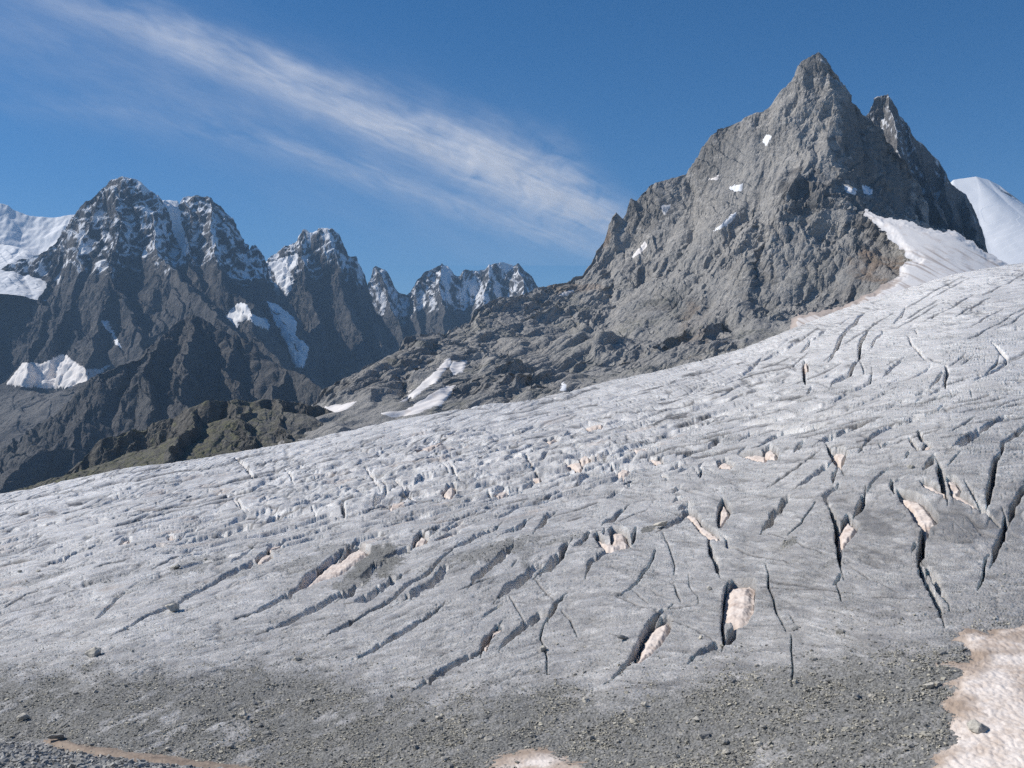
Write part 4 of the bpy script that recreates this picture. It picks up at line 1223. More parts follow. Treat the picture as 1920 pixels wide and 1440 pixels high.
B = [
    dict(p=[(1600, 260, 1930), (1627, 212, 1945), (1640, 182, 1950), (1663, 172, 1950), (1676, 192, 1950), (1700, 227, 1960), (1730, 267, 1970), (1760, 302, 1980), (1790, 347, 1990), (1810, 362, 2000), (1832, 402, 2000), (1852, 472, 2010)], s=3.2, L=500, g=1.0, cap=5),
    R_([(1663, 172, 1950), (1685, 280, 1860), (1715, 360, 1770), (1740, 425, 1680)], 2.3, 400),
    R_([(1700, 227, 1960), (1735, 330, 1870), (1765, 400, 1780), (1785, 440, 1700)], 2.3, 400),
    R_([(1760, 302, 1980), (1785, 390, 1890), (1805, 440, 1800), (1820, 470, 1700)], 2.3, 400),
    R_([(1810, 362, 2000), (1825, 420, 1900), (1845, 470, 1780)], 2.3, 400),
]


def b_attr(M):
    n = fbm2(M['X'] / 14, M['Y'] / 14, 177, 4)
    return {"snow": sst(0.44, 0.56, M['nz'] + 0.3 * n) * sst(330, 420, M['Z'] + 40 * n) * 0.75}


MB = massif("mountain", B, (560, 960, 1560, 2080), (1.2, 1.1), 200, M_PEAK2, warp=(6, 50), gul=(9, 24), floor=60, cut=cut_tongue, attr_fn=b_attr,
            label="jagged dark secondary peak just right of the tall pointed pyramid", cat="mountain")

# firn tongue
gy, gx = np.mgrid[385:662:1.2, 1474:1964:1.2].astype(F32)
yt = ton_y(gx, gy); u, s = ray(gx, gy)
s_ = sdpoly(gx + 5 * fbm2(gx / 24, gy / 14, 5, 4), gy + 4 * fbm2(gx / 24, gy / 14, 6, 4), TONGUE)
zt = s * yt + 0.8 * n2(u * yt / 50, yt / 50, 7) + 0.25 * n2(u * yt / 12, yt / 20, 8) - 3.5 * sst(16, -3, s_) ** 1.5
grid_obj("snowfield", np.stack([u * yt, yt, zt], -1), M_TONGUE, {"edge": np.clip(0.2 + 0.6 * sst(0.05, 0.6, n2((gx + 0.5 * gy) / 120, (gy - 0.55 * gx) / 6, 171)) * sst(440, 490, gy) + 0.25 * sst(0.1, 0.6, n2((gx + 0.5 * gy) / 60, (gy - 0.55 * gx) / 3, 172)) + 0.8 * sst(14, 2, s_) * sst(500, 540, gy) + 0.35 * sst(1700, 1560, gx), 0, 1)}, keep=s_ > -4, label="pinkish white firn tongue between the rock pyramid and the glacier edge", cat="snowfield")

C = [
    R_([(60, 985, 900), (115, 905, 930), (160, 852, 950), (210, 817, 970), (280, 792, 980), (350, 776, 980), (400, 752, 980), (440, 748, 985), (480, 756, 990), (520, 745, 1000), (560, 750, 1010), (600, 760, 1010), (650, 790, 980)], (0.5, 1.1), 200),
    R_([(380, 765, 980), (345, 800, 915), (325, 850, 850)], 1.2, 150),
    R_([(440, 748, 985), (470, 790, 920), (455, 830, 870)], 1.4, 150),
    R_([(520, 745, 1000), (530, 790, 930), (540, 820, 880)], 1.0, 150),
    R_([(480, 765, 970), (560, 775, 960), (600, 790, 950), (560, 810, 910)], 0.35, 300, 0.2),
]


def c_attr(M):
    n = fbm2(M['X'] / 25, M['Y'] / 25, 277, 4)
    return {"veg": sst(0.55, 0.85, M['nn'][..., 2] + 0.2 * n) * (1 - 0.6 * sst(420, 560, M['px'])), "scree": sst(0.6, 0.9, M['nn'][..., 2]) * sst(400, 560, M['px'])}


massif("mountain", C, (-470, -130, 700, 1080), (0.7, 0.7), 300, M_NEAR, warp=(9, 45), gul=(2.5, 18), disp=(8, 60, 6), floor=-200, attr_fn=c_attr,
       label="low dark brown rocky ridge with olive grass just behind the glacier edge", cat="mountain")

Dm = [
    R_([(60, 960, 2250), (112, 890, 2350), (150, 795, 2450), (190, 697, 2550), (240, 668, 2620), (300, 622, 2700), (345, 597, 2750), (372, 590, 2750), (420, 617, 2750), (470, 646, 2720), (485, 672, 2700), (530, 690, 2650), (560, 700, 2600), (588, 720, 2550), (640, 780, 2450)], 1.05, 700),
    R_([(372, 590, 2750), (372, 640, 2620), (352, 700, 2470), (332, 760, 2320), (318, 815, 2200)], 1.2, 500),
    R_([(300, 622, 2700), (265, 690, 2520), (285, 760, 2380)], 1.3, 500),
    R_([(430, 622, 2750), (425, 690, 2600), (455, 740, 2450)], 1.4, 500),
    R_([(530, 690, 2650), (520, 740, 2500), (510, 790, 2380)], 1.2, 500),
    R_([(190, 697, 2550), (150, 790, 2400), (120, 850, 2300), (60, 930, 2200)], 0.8, 500),
    R_([(150, 830, 2330), (60, 850, 2250), (0, 905, 2150), (-60, 960, 2100)], 0.7, 500),
]
massif("mountain", Dm, (-1330, -290, 2080, 2900), (1.7, 1.5), 400, M_MID, warp=(26, 170), gul=(5, 80), disp=(34, 210, 6), floor=-420,
       label="dark ridged buttress standing in front of the big snow dusted mountain at left", cat="mountain")


def far_attr(zlo, zhi, seed, amt=0.55, shelf=None):
    def f(M):
        n = fbm2(M['X'] / 45, M['Y'] / 45, seed, 5, 0.6)
        n_ = n2(M['X'] / 260, M['Y'] / 260, seed + 9)
        hgt = sst(zlo, zhi, M['Z'] + 70 * n_ + 30 * n)
        west = sst(-0.6, 0.5, M['nn'][..., 0])
        sc = blob(M, shelf, 0.6) if shelf else 0 * M['X']
        return {"scree": sc, "snow": sst(amt - 0.07, amt + 0.07, M['nz'] + 0.28 * n + 0.14 * west - 0.25 * (1 - hgt)) * sst(0.05, 0.4, hgt) * 0.92}
    return f


E = [
    dict(p=[(-250, 520, 4400), (-120, 502, 4450), (0, 502, 4480), (40, 481, 4490), (75, 466, 4500), (110, 430, 4500), (140, 403, 4500), (150, 386, 4500), (175, 368, 4500), (200, 346, 4500), (215, 337, 4500), (235, 333, 4500), (255, 337, 4500), (268, 345, 4500), (282, 362, 4500), (300, 376, 4510), (318, 385, 4520), (330, 378, 4530), (345, 365, 4540), (375, 359, 4550), (395, 365, 4550), (411, 376, 4550), (425, 402, 4540), (436, 437, 4530), (447, 472, 4520), (452, 490, 4520), (462, 468, 4520), (471, 454, 4520), (478, 458, 4520), (488, 480, 4520), (500, 500, 4510), (540, 600, 4450)], s=1.45, L=1100, g=1.0, cap=14),
    R_([(235, 333, 4500), (225, 420, 4330), (212, 500, 4150), (180, 600, 3900), (160, 690, 3650), (150, 740, 3500)], 1.3, 900),
    R_([(282, 362, 4500), (295, 450, 4300), (332, 520, 4050), (390, 565, 3750), (430, 600, 3500), (450, 640, 3350)], 1.2, 900),
    R_([(395, 365, 4550), (402, 450, 4370), (432, 540, 4120), (480, 620, 3900), (540, 700, 3650), (570, 740, 3500)], 1.3, 900),
    R_([(110, 430, 4500), (85, 540, 4250), (65, 640, 3980), (60, 700, 3800)], 1.3, 900),
    R_([(0, 502, 4480), (-20, 600, 4200), (-30, 680, 3950)], 1.3, 900),
    R_([(345, 365, 4540), (352, 450, 4380), (372, 520, 4200)], 1.6, 700),
    R_([(200, 346, 4500), (160, 450, 4330), (130, 540, 4150), (115, 620, 3950)], 1.4, 800),
    R_([(212, 500, 4150), (250, 580, 3950), (270, 650, 3750), (275, 700, 3600)], 1.2, 800),
    R_([(452, 490, 4520), (500, 570, 4380), (545, 640, 4230)], 1.4, 800),
    R_([(-150, 720, 3700), (0, 728, 3600), (80, 735, 3500), (190, 700, 3400)], 0.42, 1500, 0.5),
    R_([(60, 735, 3450), (30, 800, 3150), (0, 860, 2900), (-60, 930, 2750)], 0.45, 1500, 0.6),
]
ME = massif("mountain", E, (-2650, -720, 2700, 4650), (2.9, 2.6), 500, M_FAR, warp=(42, 260), gul=(9, 150), disp=(44, 320, 6), floor=-500, attr_fn=far_attr(490, 620, 577, 0.51, [(90, 770, 120, 40, .9), (40, 830, 70, 50, .7)]), soft=1, calm=[(90, 770, 120, 40, .8)],
            label="massive dark twin headed mountain with snow dusted upper walls at far left", cat="mountain")
Fm = [
    dict(p=[(470, 540, 5000), (490, 500, 5000), (500, 490, 5000), (512, 474, 5000), (530, 462, 5000), (545, 455, 5000), (558, 443, 5000), (570, 429, 5000), (580, 432, 5000), (590, 439, 5000), (601, 430, 5000), (612, 424, 5000), (622, 427, 5000), (634, 440, 5000), (645, 462, 5000), (655, 478, 5000), (668, 477, 5000), (675, 500, 5000), (685, 522, 5000), (695, 548, 5000), (708, 600, 4960), (725, 650, 4900)], s=1.8, L=1100, g=1.0, cap=14),
    R_([(570, 429, 5000), (574, 520, 4820), (590, 600, 4620), (612, 690, 4400)], 1.5, 900),
    R_([(615, 424, 5000), (640, 540, 4780), (680, 640, 4530), (705, 700, 4330)], 1.5, 900),
    R_([(500, 490, 5000), (525, 560, 4850), (555, 640, 4650)], 1.5, 900),
    R_([(655, 478, 5000), (690, 580, 4800), (725, 650, 4600)], 1.5, 900),
]
MF = massif("mountain", Fm, (-1250, -480, 4200, 5120), (2.9, 2.6), 600, M_FAR, warp=(32, 220), gul=(9, 140), disp=(40, 280, 6), floor=-300, attr_fn=far_attr(500, 660, 677, 0.5),
            label="steep snow streaked peak third from the left on the skyline", cat="mountain")
Gm = [
    dict(p=[(680, 600, 5600), (692, 540, 5600), (698, 500, 5600), (705, 494, 5600), (714, 499, 5600), (728, 508, 5600), (735, 525, 5600), (748, 545, 5600), (768, 549, 5600), (780, 525, 5600), (793, 508, 5600), (810, 497, 5600), (826, 489, 5600), (840, 497, 5600), (850, 512, 5620), (862, 515, 5640), (870, 501, 5640), (885, 505, 5650), (905, 503, 5650), (918, 493, 5650), (945, 490, 5650), (965, 494, 5650), (972, 489, 5650), (990, 502, 5650), (1001, 515, 5650), (1013, 535, 5650), (1050, 570, 5650), (1120, 640, 5600)], s=1.6, L=1200, g=1.0, cap=14),
    R_([(705, 494, 5600), (730, 570, 5400), (765, 640, 5150)], 1.6, 900),
    R_([(826, 489, 5600), (830, 560, 5400), (835, 620, 5200), (820, 660, 5000)], 1.4, 900),
    R_([(918, 493, 5650), (905, 560, 5430), (890, 600, 5250)], 1.3, 900),
    R_([(970, 489, 5650), (985, 550, 5400), (1000, 600, 5200)], 1.2, 900),
    R_([(780, 525, 5600), (785, 600, 5380), (790, 660, 5100)], 1.4, 900),
]
MG = massif("mountain", Gm, (-820, 420, 4850, 5750), (3.2, 2.8), 700, M_FAR, warp=(24, 200), gul=(9, 140), disp=(40, 280, 6), floor=-300, attr_fn=far_attr(420, 560, 777, 0.5),
            label="farthest jagged snowy crest in the middle of the skyline", cat="mountain")


def all_snow(M):
    n = fbm2(M['X'] / 60, M['Y'] / 60, 877, 4)
    return {"snow": 1 - sst(0.55, 0.7, n) * (M['D'] < 25) * (M['px'] < 40)}


Hm = [R_([(-300, 365, 5000), (-150, 372, 5000), (0, 381, 5000), (12, 384, 5000), (30, 395, 5000), (60, 404, 5000), (100, 407, 5000), (145, 399, 5000), (200, 410, 5000)], 0.85, 2500, 0.1),
      R_([(305, 374, 4640), (335, 374, 4640)], 1.6, 300, 0.2),
      R_([(-60, 440, 4800), (0, 455, 4750), (50, 465, 4700)], 0.5, 900, 0.6)]
massif("snowfield", Hm, (-3000, -1300, 4250, 5080), (4, 4), 800, M_FAR, warp=(14, 150), gul=(6, 120), disp=(12, 160, 3), floor=-200, attr_fn=all_snow,
       label="bright white snowfield spilling over the far left skyline", cat="snowfield")
Im = [R_([(1700, 420, 4300), (1760, 360, 4300), (1788, 336, 4300), (1830, 330, 4300), (1852, 336, 4300), (1872, 346, 4300), (1892, 362, 4300), (1912, 378, 4300), (1945, 396, 4300), (2060, 460, 4300), (2200, 560, 4300)], 0.75, 1600, 0.1),
      R_([(1830, 330, 4300), (1860, 420, 4050), (1900, 490, 3850), (1930, 520, 3700)], 0.7, 1200, 0.1)]


def i_attr(M):
    n = fbm2(M['X'] / 50, M['Y'] / 50, 977, 4)
    r = sst(0.15, 0.4, n) * sst(1865, 1890, M['px']) * (M['D'] < 90) * (M['py'] < 420)
    return {"snow": 1 - r}


massif("mountain", Im, (1300, 2350, 3650, 4380), (3.2, 2.8), 900, M_FAR, warp=(5, 300), gul=(4, 260), disp=(6, 240, 2), floor=200, attr_fn=i_attr,
       label="rounded white snow dome with an icefall at the right edge", cat="mountain")

# snow lying on the mountains, each patch its own sheet
def dp(M, ox, oy, sc, label, pts, mat=None, group="small snow patches on the pyramid", **kw):
    drape(M, [(ox + a / sc, oy + b / sc) for a, b in pts], mat or M_FIRN, label, "snow patch", group, **kw)


dp(MA, 1040, 80, 2.118, "narrow upright snow sliver high on the pyramid, left of its summit ridge", [(828, 392), (845, 368), (860, 373), (840, 407)], M_SNOWY)
dp(MA, 1040, 80, 2.118, "long diagonal white snow streak in the middle of the pyramid face", [(636, 747), (690, 693), (722, 673), (717, 692), (680, 727)], M_SNOWY)
dp(MA, 1040, 80, 2.118, "small horizontal white snow patch above the long diagonal streak", [(698, 572), (747, 561), (742, 587), (708, 587)], M_SNOWY)
dp(MA, 1040, 80, 2.118, "pale snow patch on the stepped left shoulder of the pyramid", [(616, 543), (652, 528), (648, 544)])
dp(MA, 1040, 80, 2.118, "snow patch beside the rock teeth on the pyramid's left skyline", [(422, 650), (458, 646), (436, 683)])
dp(MA, 1040, 80, 2.118, "slanted snow patch lowest on the left flank of the pyramid", [(308, 853), (358, 793), (366, 802), (346, 832)])
dp(MA, 1040, 80, 2.118, "left of two snow patches under the dark knoll on the pyramid's right side", [(1152, 568), (1197, 583), (1192, 602), (1158, 597)], M_SNOWY)
dp(MA, 1040, 80, 2.118, "right of two snow patches under the dark knoll on the pyramid's right side", [(1222, 568), (1262, 583), (1257, 602), (1228, 592)], M_SNOWY)
GB = "pinkish snow strips in the scree basin"
dp(MA, 560, 380, 3, "long pink snow ramp climbing under the cliffs of the scree basin", [(570, 1120), (650, 1055), (740, 980), (790, 930), (830, 880), (850, 880), (862, 905), (810, 955), (780, 1005), (700, 1055), (640, 1105)], group=GB)
dp(MA, 560, 380, 3, "short pink snow patch at the top right of the scree basin", [(850, 928), (870, 893), (947, 893), (920, 948), (870, 968)], group=GB)
dp(MA, 560, 380, 3, "widest pink snow strip lying across the lower scree basin", [(463, 1187), (620, 1163), (680, 1118), (790, 1048), (882, 1028), (850, 1083), (800, 1143), (760, 1143), (640, 1193), (520, 1203)], group=GB)
dp(MA, 560, 380, 3, "thin pink snow strip at the left end of the scree basin", [(133, 1182), (150, 1148), (250, 1138), (327, 1118), (270, 1163), (180, 1183)], group=GB)
dp(MA, 560, 380, 3, "small white snow patch touching the glacier edge below grey slabs", [(1468, 1053), (1488, 1012), (1513, 1028), (1502, 1058)], M_SNOWY, group=GB)
dp(MA, 560, 380, 3, "pale snow strip on the flat shoulder left of the pyramid", [(1462, 523), (1508, 499), (1543, 499), (1490, 528)], group=GB)
GE = "snow and ice on the far left mountains"
dp(ME, 0, 300, 2.25, "fan shaped hanging snowfield low on the big left mountain", [(30, 945), (100, 855), (180, 860), (270, 815), (310, 850), (360, 880), (420, 885), (462, 865), (400, 922), (330, 962), (200, 962), (60, 952)], M_FIRN, GE, thick=2.5, win=220, nblur=3)
dp(ME, 0, 300, 2.25, "arched snow patch on the dark wall below the rounded summit", [(955, 660), (1000, 608), (1040, 608), (1060, 650), (1110, 670), (1137, 690), (1132, 717), (1090, 702), (1050, 672), (1010, 682), (1000, 707)], M_SNOWY, GE, thick=2.5, win=200)
dp(ME, 0, 300, 2.25, "steep white couloir between the two summits of the big mountain", [(676, 153), (742, 158), (748, 180), (765, 270), (803, 390), (780, 402), (738, 330), (716, 220), (688, 175)], M_SNOWY, GE, thick=2.5, win=200)
dp(ME, 0, 300, 2.25, "thin white ice streak on the dark wall of the big mountain", [(428, 678), (452, 678), (484, 738), (513, 792), (490, 778), (448, 712)], M_SNOWY, GE, thick=2, win=200, wob=0.5)
dp(ME, 0, 300, 2.25, "long ice tongue falling from the col beside the third peak", [(1130, 598), (1182, 618), (1252, 680), (1242, 740), (1302, 790), (1282, 872), (1240, 872), (1218, 782), (1168, 702)], M_SNOWY, GE, thick=2.5, win=260)
dp(MF, 0, 300, 2.25, "bright snow saddle at the top of the long ice tongue", [(1108, 428), (1160, 482), (1170, 522), (1212, 572), (1232, 540), (1222, 470), (1252, 440), (1255, 395), (1200, 412), (1150, 432)], M_SNOWY, GE, thick=2.5, win=260)

# valley floor under everything
n_ = 60
gx, gy = np.meshgrid(np.linspace(-16000, 16000, n_), np.linspace(-8900, 23900, n_))
grid_obj("ground", np.stack([gx, gy, np.full(gx.shape, -700.0) + 40 * n2(gx / 9000, gy / 9000, 1)], -1), M_MID, {"snow": 0 * gx, "veg": 0 * gx, "scree": 0 * gx + 1}, kind="structure")

# ------------------------------------------------------------------ stones, rubble and old snow in the foreground
RS = np.random.RandomState(5)


def stone_mesh(name, seed, npts, sub=False):
    r = np.random.RandomState(seed)
    p = r.normal(size=(npts, 3)); p /= np.linalg.norm(p, axis=1)[:, None]
    p = np.sign(p) * np.abs(p) ** 0.8
    p *= (0.75 + 0.3 * r.rand(npts))[:, None]
    p *= np.array([1.0, 0.6 + 0.35 * r.rand(), 0.42 + 0.35 * r.rand()]) * 0.5
    bm = bmesh.new()
    for q in p:
        bm.verts.new(q)
    res = bmesh.ops.convex_hull(bm, input=bm.verts)
    bmesh.ops.delete(bm, geom=[v for v in bm.verts if not v.link_faces], context='VERTS')
    if sub:
        bmesh.ops.bevel(bm, geom=list(bm.edges), offset=0.03, segments=1, affect='EDGES', profile=0.5)
        bmesh.ops.triangulate(bm, faces=bm.faces)
        for _ in range(2):
            bmesh.ops.subdivide_edges(bm, edges=list(bm.edges), cuts=1, use_grid_fill=True)
        co = np.array([v.co for v in bm.verts])
        d = 0.05 * n3(co[:, 0] * 4, co[:, 1] * 4, co[:, 2] * 4, seed) + 0.03 * n3(co[:, 0] * 10, co[:, 1] * 10, co[:, 2] * 10, seed + 1)
        for v, q in zip(bm.verts, d):
            v.co += v.co.normalized() * float(q)
    bmesh.ops.triangulate(bm, faces=bm.faces)
    me = bpy.data.meshes.new(name)
    bm.to_mesh(me); bm.free()
    return me


def nearest(px, py):
    d = (GL_PX - px) ** 2 + (GL_PY - py) ** 2
    i = np.unravel_index(np.argmin(d), d.shape)
    return i


def put_stone(me, loc, size, rz, tilt, mat, label, group, name="rock", squash=1.0):
    o = bpy.data.objects.new(name, me)
    o.location = loc; o.scale = (size, size, size * squash)
    o.rotation_euler = (tilt[0], tilt[1], rz)
    if not me.materials:
        me.materials.append(mat)
    return link(o, None, label, "rock", None, group)


# named boulders: px, py (foot), width px, squash, label
BOULD = [
    (322, 1146, 36, 0.75, "ragged dark boulder beside the long crevasse at left"),
    (172, 1236, 34, 1.0, "tan slab-sided boulder tilted up at the gravel edge, lower left"),
    (454, 1342, 20, 1.5, "upright pointed block throwing a shadow on the lower left gravel"),
    (46, 1358, 30, 0.9, "dark lumpy boulder nearest the bottom left corner"),
    (1834, 1372, 44, 0.75, "blue grey boulder lying on the dirty snow at bottom right"),
    (1872, 1336, 14, 0.6, "small flat grey stone on the dirty snow above the big boulder"),
    (1168, 1202, 26, 0.7, "flat dark rock left of the leaf shaped snow patch"),
    (1306, 1362, 24, 0.7, "pale flat rock in the gravel below the tall snow block"),
    (1316, 1392, 32, 0.7, "brown low boulder with a black shadow just under a pale flat rock"),
    (1604, 1318, 22, 0.7, "blue grey rock in the gravel left of the dirty snow field"),
    (1706, 1400, 18, 0.7, "nearly white stone in the gravel at bottom right"),
    (916, 1390, 20, 0.8, "grey boulder in the gravel at the bottom centre"),
    (834, 1422, 18, 0.8, "light angular stone beside the pale old snow at the bottom edge"),
    (938, 1128, 22, 0.6, "dark flat rock perched over a crevasse end in the middle"),
    (844, 944, 18, 1.0, "brown block under the cracked two part snow lump"),
    (1492, 1190, 20, 0.7, "tan rock on ice near the end of a hairline crack"),
    (1526, 1248, 20, 0.9, "blue grey cube shaped rock at the upper gravel edge, right side"),
    (1242, 985, 34, 0.6, "dark gravel covered hump at a crevasse end near the centre right"),
    (1708, 884, 16, 0.7, "single brown rock above the large curved snow patch"),
    (72, 1016, 8, 0.8, "isolated dark stone on clean ice at the left, above the dirt band"),
    (72, 1074, 10, 0.8, "isolated dark stone on the ice at the far left, near the dirt band"),
    (38, 1072, 12, 0.9, "small black boulder at the far left edge of the dirt band"),
    (330, 1070, 22, 0.6, "dark low rock pile left of the main dirt patch"),
    (470, 1032, 12, 0.8, "small upright stone beside the long left crevasse"),
    (116, 1372, 20, 0.8, "grey rounded stone just above the rubble corner"),
    (500, 1368, 22, 0.6, "light flat boulder low in the gravel, left of bottom centre"),
    (108, 1396, 36, 0.6, "large flat grey block topping the rubble heap at bottom left"),
    (1330, 1108, 12, 0.9, "two toned stone wedged in the crack above the tall snow block"),
    (1372, 1318, 14, 0.8, "orange brown stone in the gravel under the tall snow block"),
    (1460, 1052, 10, 1.1, "small tan pointed rock on bare ice right of the centre"),
]
BM = [stone_mesh("boulder", 100 + i, 14, True) for i in range(9)]
for i, (px, py, w, sq, lab) in enumerate(BOULD):
    idx = nearest(px, py)
    p = GL_P[idx]
    size = w / FPX * p[1] * 1.12
    put_stone(BM[i % 9], (p[0], p[1], p[2] + size * 0.18), size, RS.rand() * 6.3, (RS.normal() * 0.15, RS.normal() * 0.15), M_STONE, lab, "boulders that stand out on the ice", "boulder", sq)

# weights for scattering: gravel cover, a thin sprinkling on the bare ice
GDEB = np.where((GL_PY < 1460) & (GL_PX > -60) & (GL_PX < 1980) & (GL_PY > 960), GL_DEB, 0)
dirtysnow = [(1800, 1178), (1850, 1182), (1920, 1166), (2150, 1150), (2150, 1500), (1730, 1500), (1745, 1420), (1782, 1385), (1778, 1340), (1750, 1328), (1790, 1302), (1755, 1288), (1802, 1264), (1760, 1250), (1822, 1240), (1802, 1216), (1768, 1214), (1792, 1196)]
GDEB = np.where(inpoly(GL_PX, GL_PY, dirtysnow), 0, GDEB)
wgt = np.clip(GDEB - 0.08, 0, 1) ** 1.2 * (GL_DEP < 0.2)
cl = sst(-0.15, 0.4, fbm2(GL_P[..., 0] / 6, GL_P[..., 1] / 6, 121, 4)) * 0.8 + 0.2
flat = (wgt * cl).ravel().astype(np.float64)
cum = np.cumsum(flat); cum /= cum[-1]
fp = GL_P.reshape(-1, 3)
# 240 larger stones as things
SM = [stone_mesh("rock", 300 + i, 12 + i % 5, True) for i in range(8)]
ids = np.searchsorted(cum, RS.rand(240))
szs = []
for n_i, i in enumerate(ids):
    p = fp[i]
    upper = sst(1290, 1210, GL_PY.ravel()[i])
    size = (0.3 + 0.75 * RS.rand() ** 3.5) * (1 + 0.25 * upper)
    szs.append(size)
    put_stone(SM[n_i % 8], (p[0] + RS.normal() * .1, p[1] + RS.normal() * .1, p[2] + size * 0.14), size, RS.rand() * 6.3, (RS.normal() * 0.2, RS.normal() * 0.2), M_STONE,
              "angular stone, one of the many larger ones strewn through the gravel band", "larger stones strewn through the gravel band")
# thousands of small ones: a single mass
def scatter(name, ids_pos, sizes, mat, label, seed, variants=24):
    r = np.random.RandomState(seed)
    co_all, tri_all, off = [], [], 0
    protos = []
    for v in range(variants):
        me = stone_mesh("tmp", 700 + seed * 50 + v, 9)
        c = np.empty(len(me.vertices) * 3, F32); me.vertices.foreach_get("co", c)
        t = np.empty(len(me.loops), np.int32); me.loops.foreach_get("vertex_index", t)
        protos.append((c.reshape(-1, 3), t.reshape(-1, 3)))
        bpy.data.meshes.remove(me)
    which = r.randint(0, variants, len(ids_pos))
    for v in range(variants):
        m = np.where(which == v)[0]
        if not len(m):
            continue
        c, t = protos[v]
        a = r.rand(len(m)) * 6.283
        sz = sizes[m][:, None]
        x = (c[None, :, 0] * np.cos(a)[:, None] - c[None, :, 1] * np.sin(a)[:, None]) * sz
        y = (c[None, :, 0] * np.sin(a)[:, None] + c[None, :, 1] * np.cos(a)[:, None]) * sz
        zz = (c[None, :, 2] * (0.8 + 0.4 * r.rand(len(m)))[:, None] + 0.12) * sz
        pos = ids_pos[m]
        co = np.stack([x + pos[:, 0:1], y + pos[:, 1:2], zz + pos[:, 2:3]], -1).reshape(-1, 3)
        tr = (t[None] + (np.arange(len(m)) * len(c))[:, None, None]).reshape(-1, 3) + off
        co_all.append(co); tri_all.append(tr); off += len(co)
    me = raw_mesh(name, np.concatenate(co_all), np.concatenate(tri_all), False)
    link(bpy.data.objects.new(name, me), mat, label, None, "stuff")


NG = 42000
ids = np.searchsorted(cum, RS.rand(NG))
pos = fp[ids] + np.stack([RS.normal(size=NG) * .06, RS.normal(size=NG) * .12, np.zeros(NG)], 1)
sz = 0.09 + 0.22 * RS.rand(NG) ** 3.0 + 0.3 * RS.rand(NG) ** 14
scatter("gravel", pos, sz, M_GRAVEL, "small yellowish and grey stones covering the lower ice", 1)


def low_patch(name, poly, mat, label, cat, group, thick, amp, step=1.0, wob=5.0, kind=None):
    xs = [p[0] for p in poly]; ys = [p[1] for p in poly]
    gy, gx = np.mgrid[min(ys) - 6:max(ys) + 6:step, min(xs) - 6:max(xs) + 6:step].astype(F32)
    s_ = sdpoly(gx + wob * fbm2(gx / 26, gy / 12, 3, 5, 0.6), gy + wob * 0.6 * fbm2(gx / 26, gy / 12, 4, 5, 0.6), poly)
    u, _ = ray(gx, gy)
    y = ground_y(gx, gy); x = u * y
    prof = sst(-3, 26, s_)
    z = low_z(x, y) + thick * (prof * 1.5 - 0.5) + amp * 0.8 * prof * (np.abs(n2(x / 0.55, y / 0.9, 131)) * 0.9 + np.abs(n2(x / 0.3 + y, y / 0.5, 136)) * 0.45 + 0.6 * n2(x / 2.6, y / 3.2, 132) + 1.4 * n2(x / 6.5, y / 8, 133) + 0.3 * n2(x / .3, y / .4, 134))
    edge = np.clip(1 - s_ / 70, 0, 1) * 0.9 + 0.5 * fbm2(x / 3.5, y / 4.5, 135, 4)
    grid_obj(name, np.stack([x, y, z], -1), mat, {"edge": edge}, keep=s_ > -2.5, label=label, cat=cat, group=group, kind=kind)


low_patch("snowfield", dirtysnow, M_DIRTY, "large brown edged dirty snow field with suncups at the bottom right", "snowfield", None, 0.16, 0.10, wob=8.0)
low_patch("snow_patch", [(900, 1442), (920, 1422), (985, 1402), (1012, 1400), (1050, 1420), (1100, 1430), (1112, 1475), (890, 1475)], M_DIRTY, "pale old snow patch cut off by the bottom edge, near the centre", "snow patch", None, 0.12, 0.08)
low_patch("snow_patch", [(50, 1382), (100, 1387), (200, 1398), (330, 1411), (450, 1420), (600, 1430), (760, 1440), (780, 1475), (400, 1470), (200, 1440), (90, 1408)], M_BROWN, "thin muddy brown strip of old snow along the rubble at bottom left", "snow patch", None, 0.3, 0.08, wob=3)

# moraine slope the photographer stands on; only its outer corner shows at the bottom left
_ex = np.array([-900, 0, 60, 110, 200, 300, 400, 560, 900, 2000, 2900], float)
_ey = np.array([1380, 1394, 1396, 1408, 1422, 1434, 1445, 1475, 1540, 1560, 1560], float)
nu, nr = 900, 260
pxs = np.linspace(-2600, 4500, nu)
te = np.linspace(0, 1, nr)
u0, s0 = ray(pxs, np.interp(pxs, _ex, _ey))
ye = H0 / (vv(u0) - s0)
Ym = 2.0 + (ye[None, :] - 2.0) * te[:, None] ** 0.8
Xm = Ym * u0[None, :]
fr = Ym / ye[None, :]
Zm = s0[None, :] * Ym - 1.7 * (1 - fr) - 2.6 * np.sin(np.pi * fr) * (1 - 0.5 * fr) + 0.25 * fbm2(Xm / 3, Ym / 3, 141, 4) * fr * (1 - fr) * 3 + 0.1 * fr
Zm = np.where(fr > 0.99, Zm - 0.6, Zm)
grid_obj("moraine", np.stack([Xm, Ym, Zm], -1), M_PEAK, {"scree": 0 * Xm + 1, "veg": 0 * Xm, "snow": 0 * Xm}, kind="structure", label="grey rubble slope at the bottom left corner")
NM = 4200
ju = RS.randint(int(nu * 0.33), int(nu * 0.47), NM * 3); jr = RS.randint(int(nr * .5), nr - 1, NM * 3)
mm = np.stack([Xm[jr, ju], Ym[jr, ju], Zm[jr, ju]], 1)
mpx, mpy = proj(mm[:, 0], mm[:, 1], mm[:, 2])
mm = mm[(mpx > -80) & (mpx < 520) & (mpy < 1470)][:NM]
sz = (0.2 + 0.75 * RS.rand(len(mm)) ** 3)
scatter("rubble", mm, sz, M_RUBBLE, "pale grey broken stones heaped in the bottom left corner", 2)

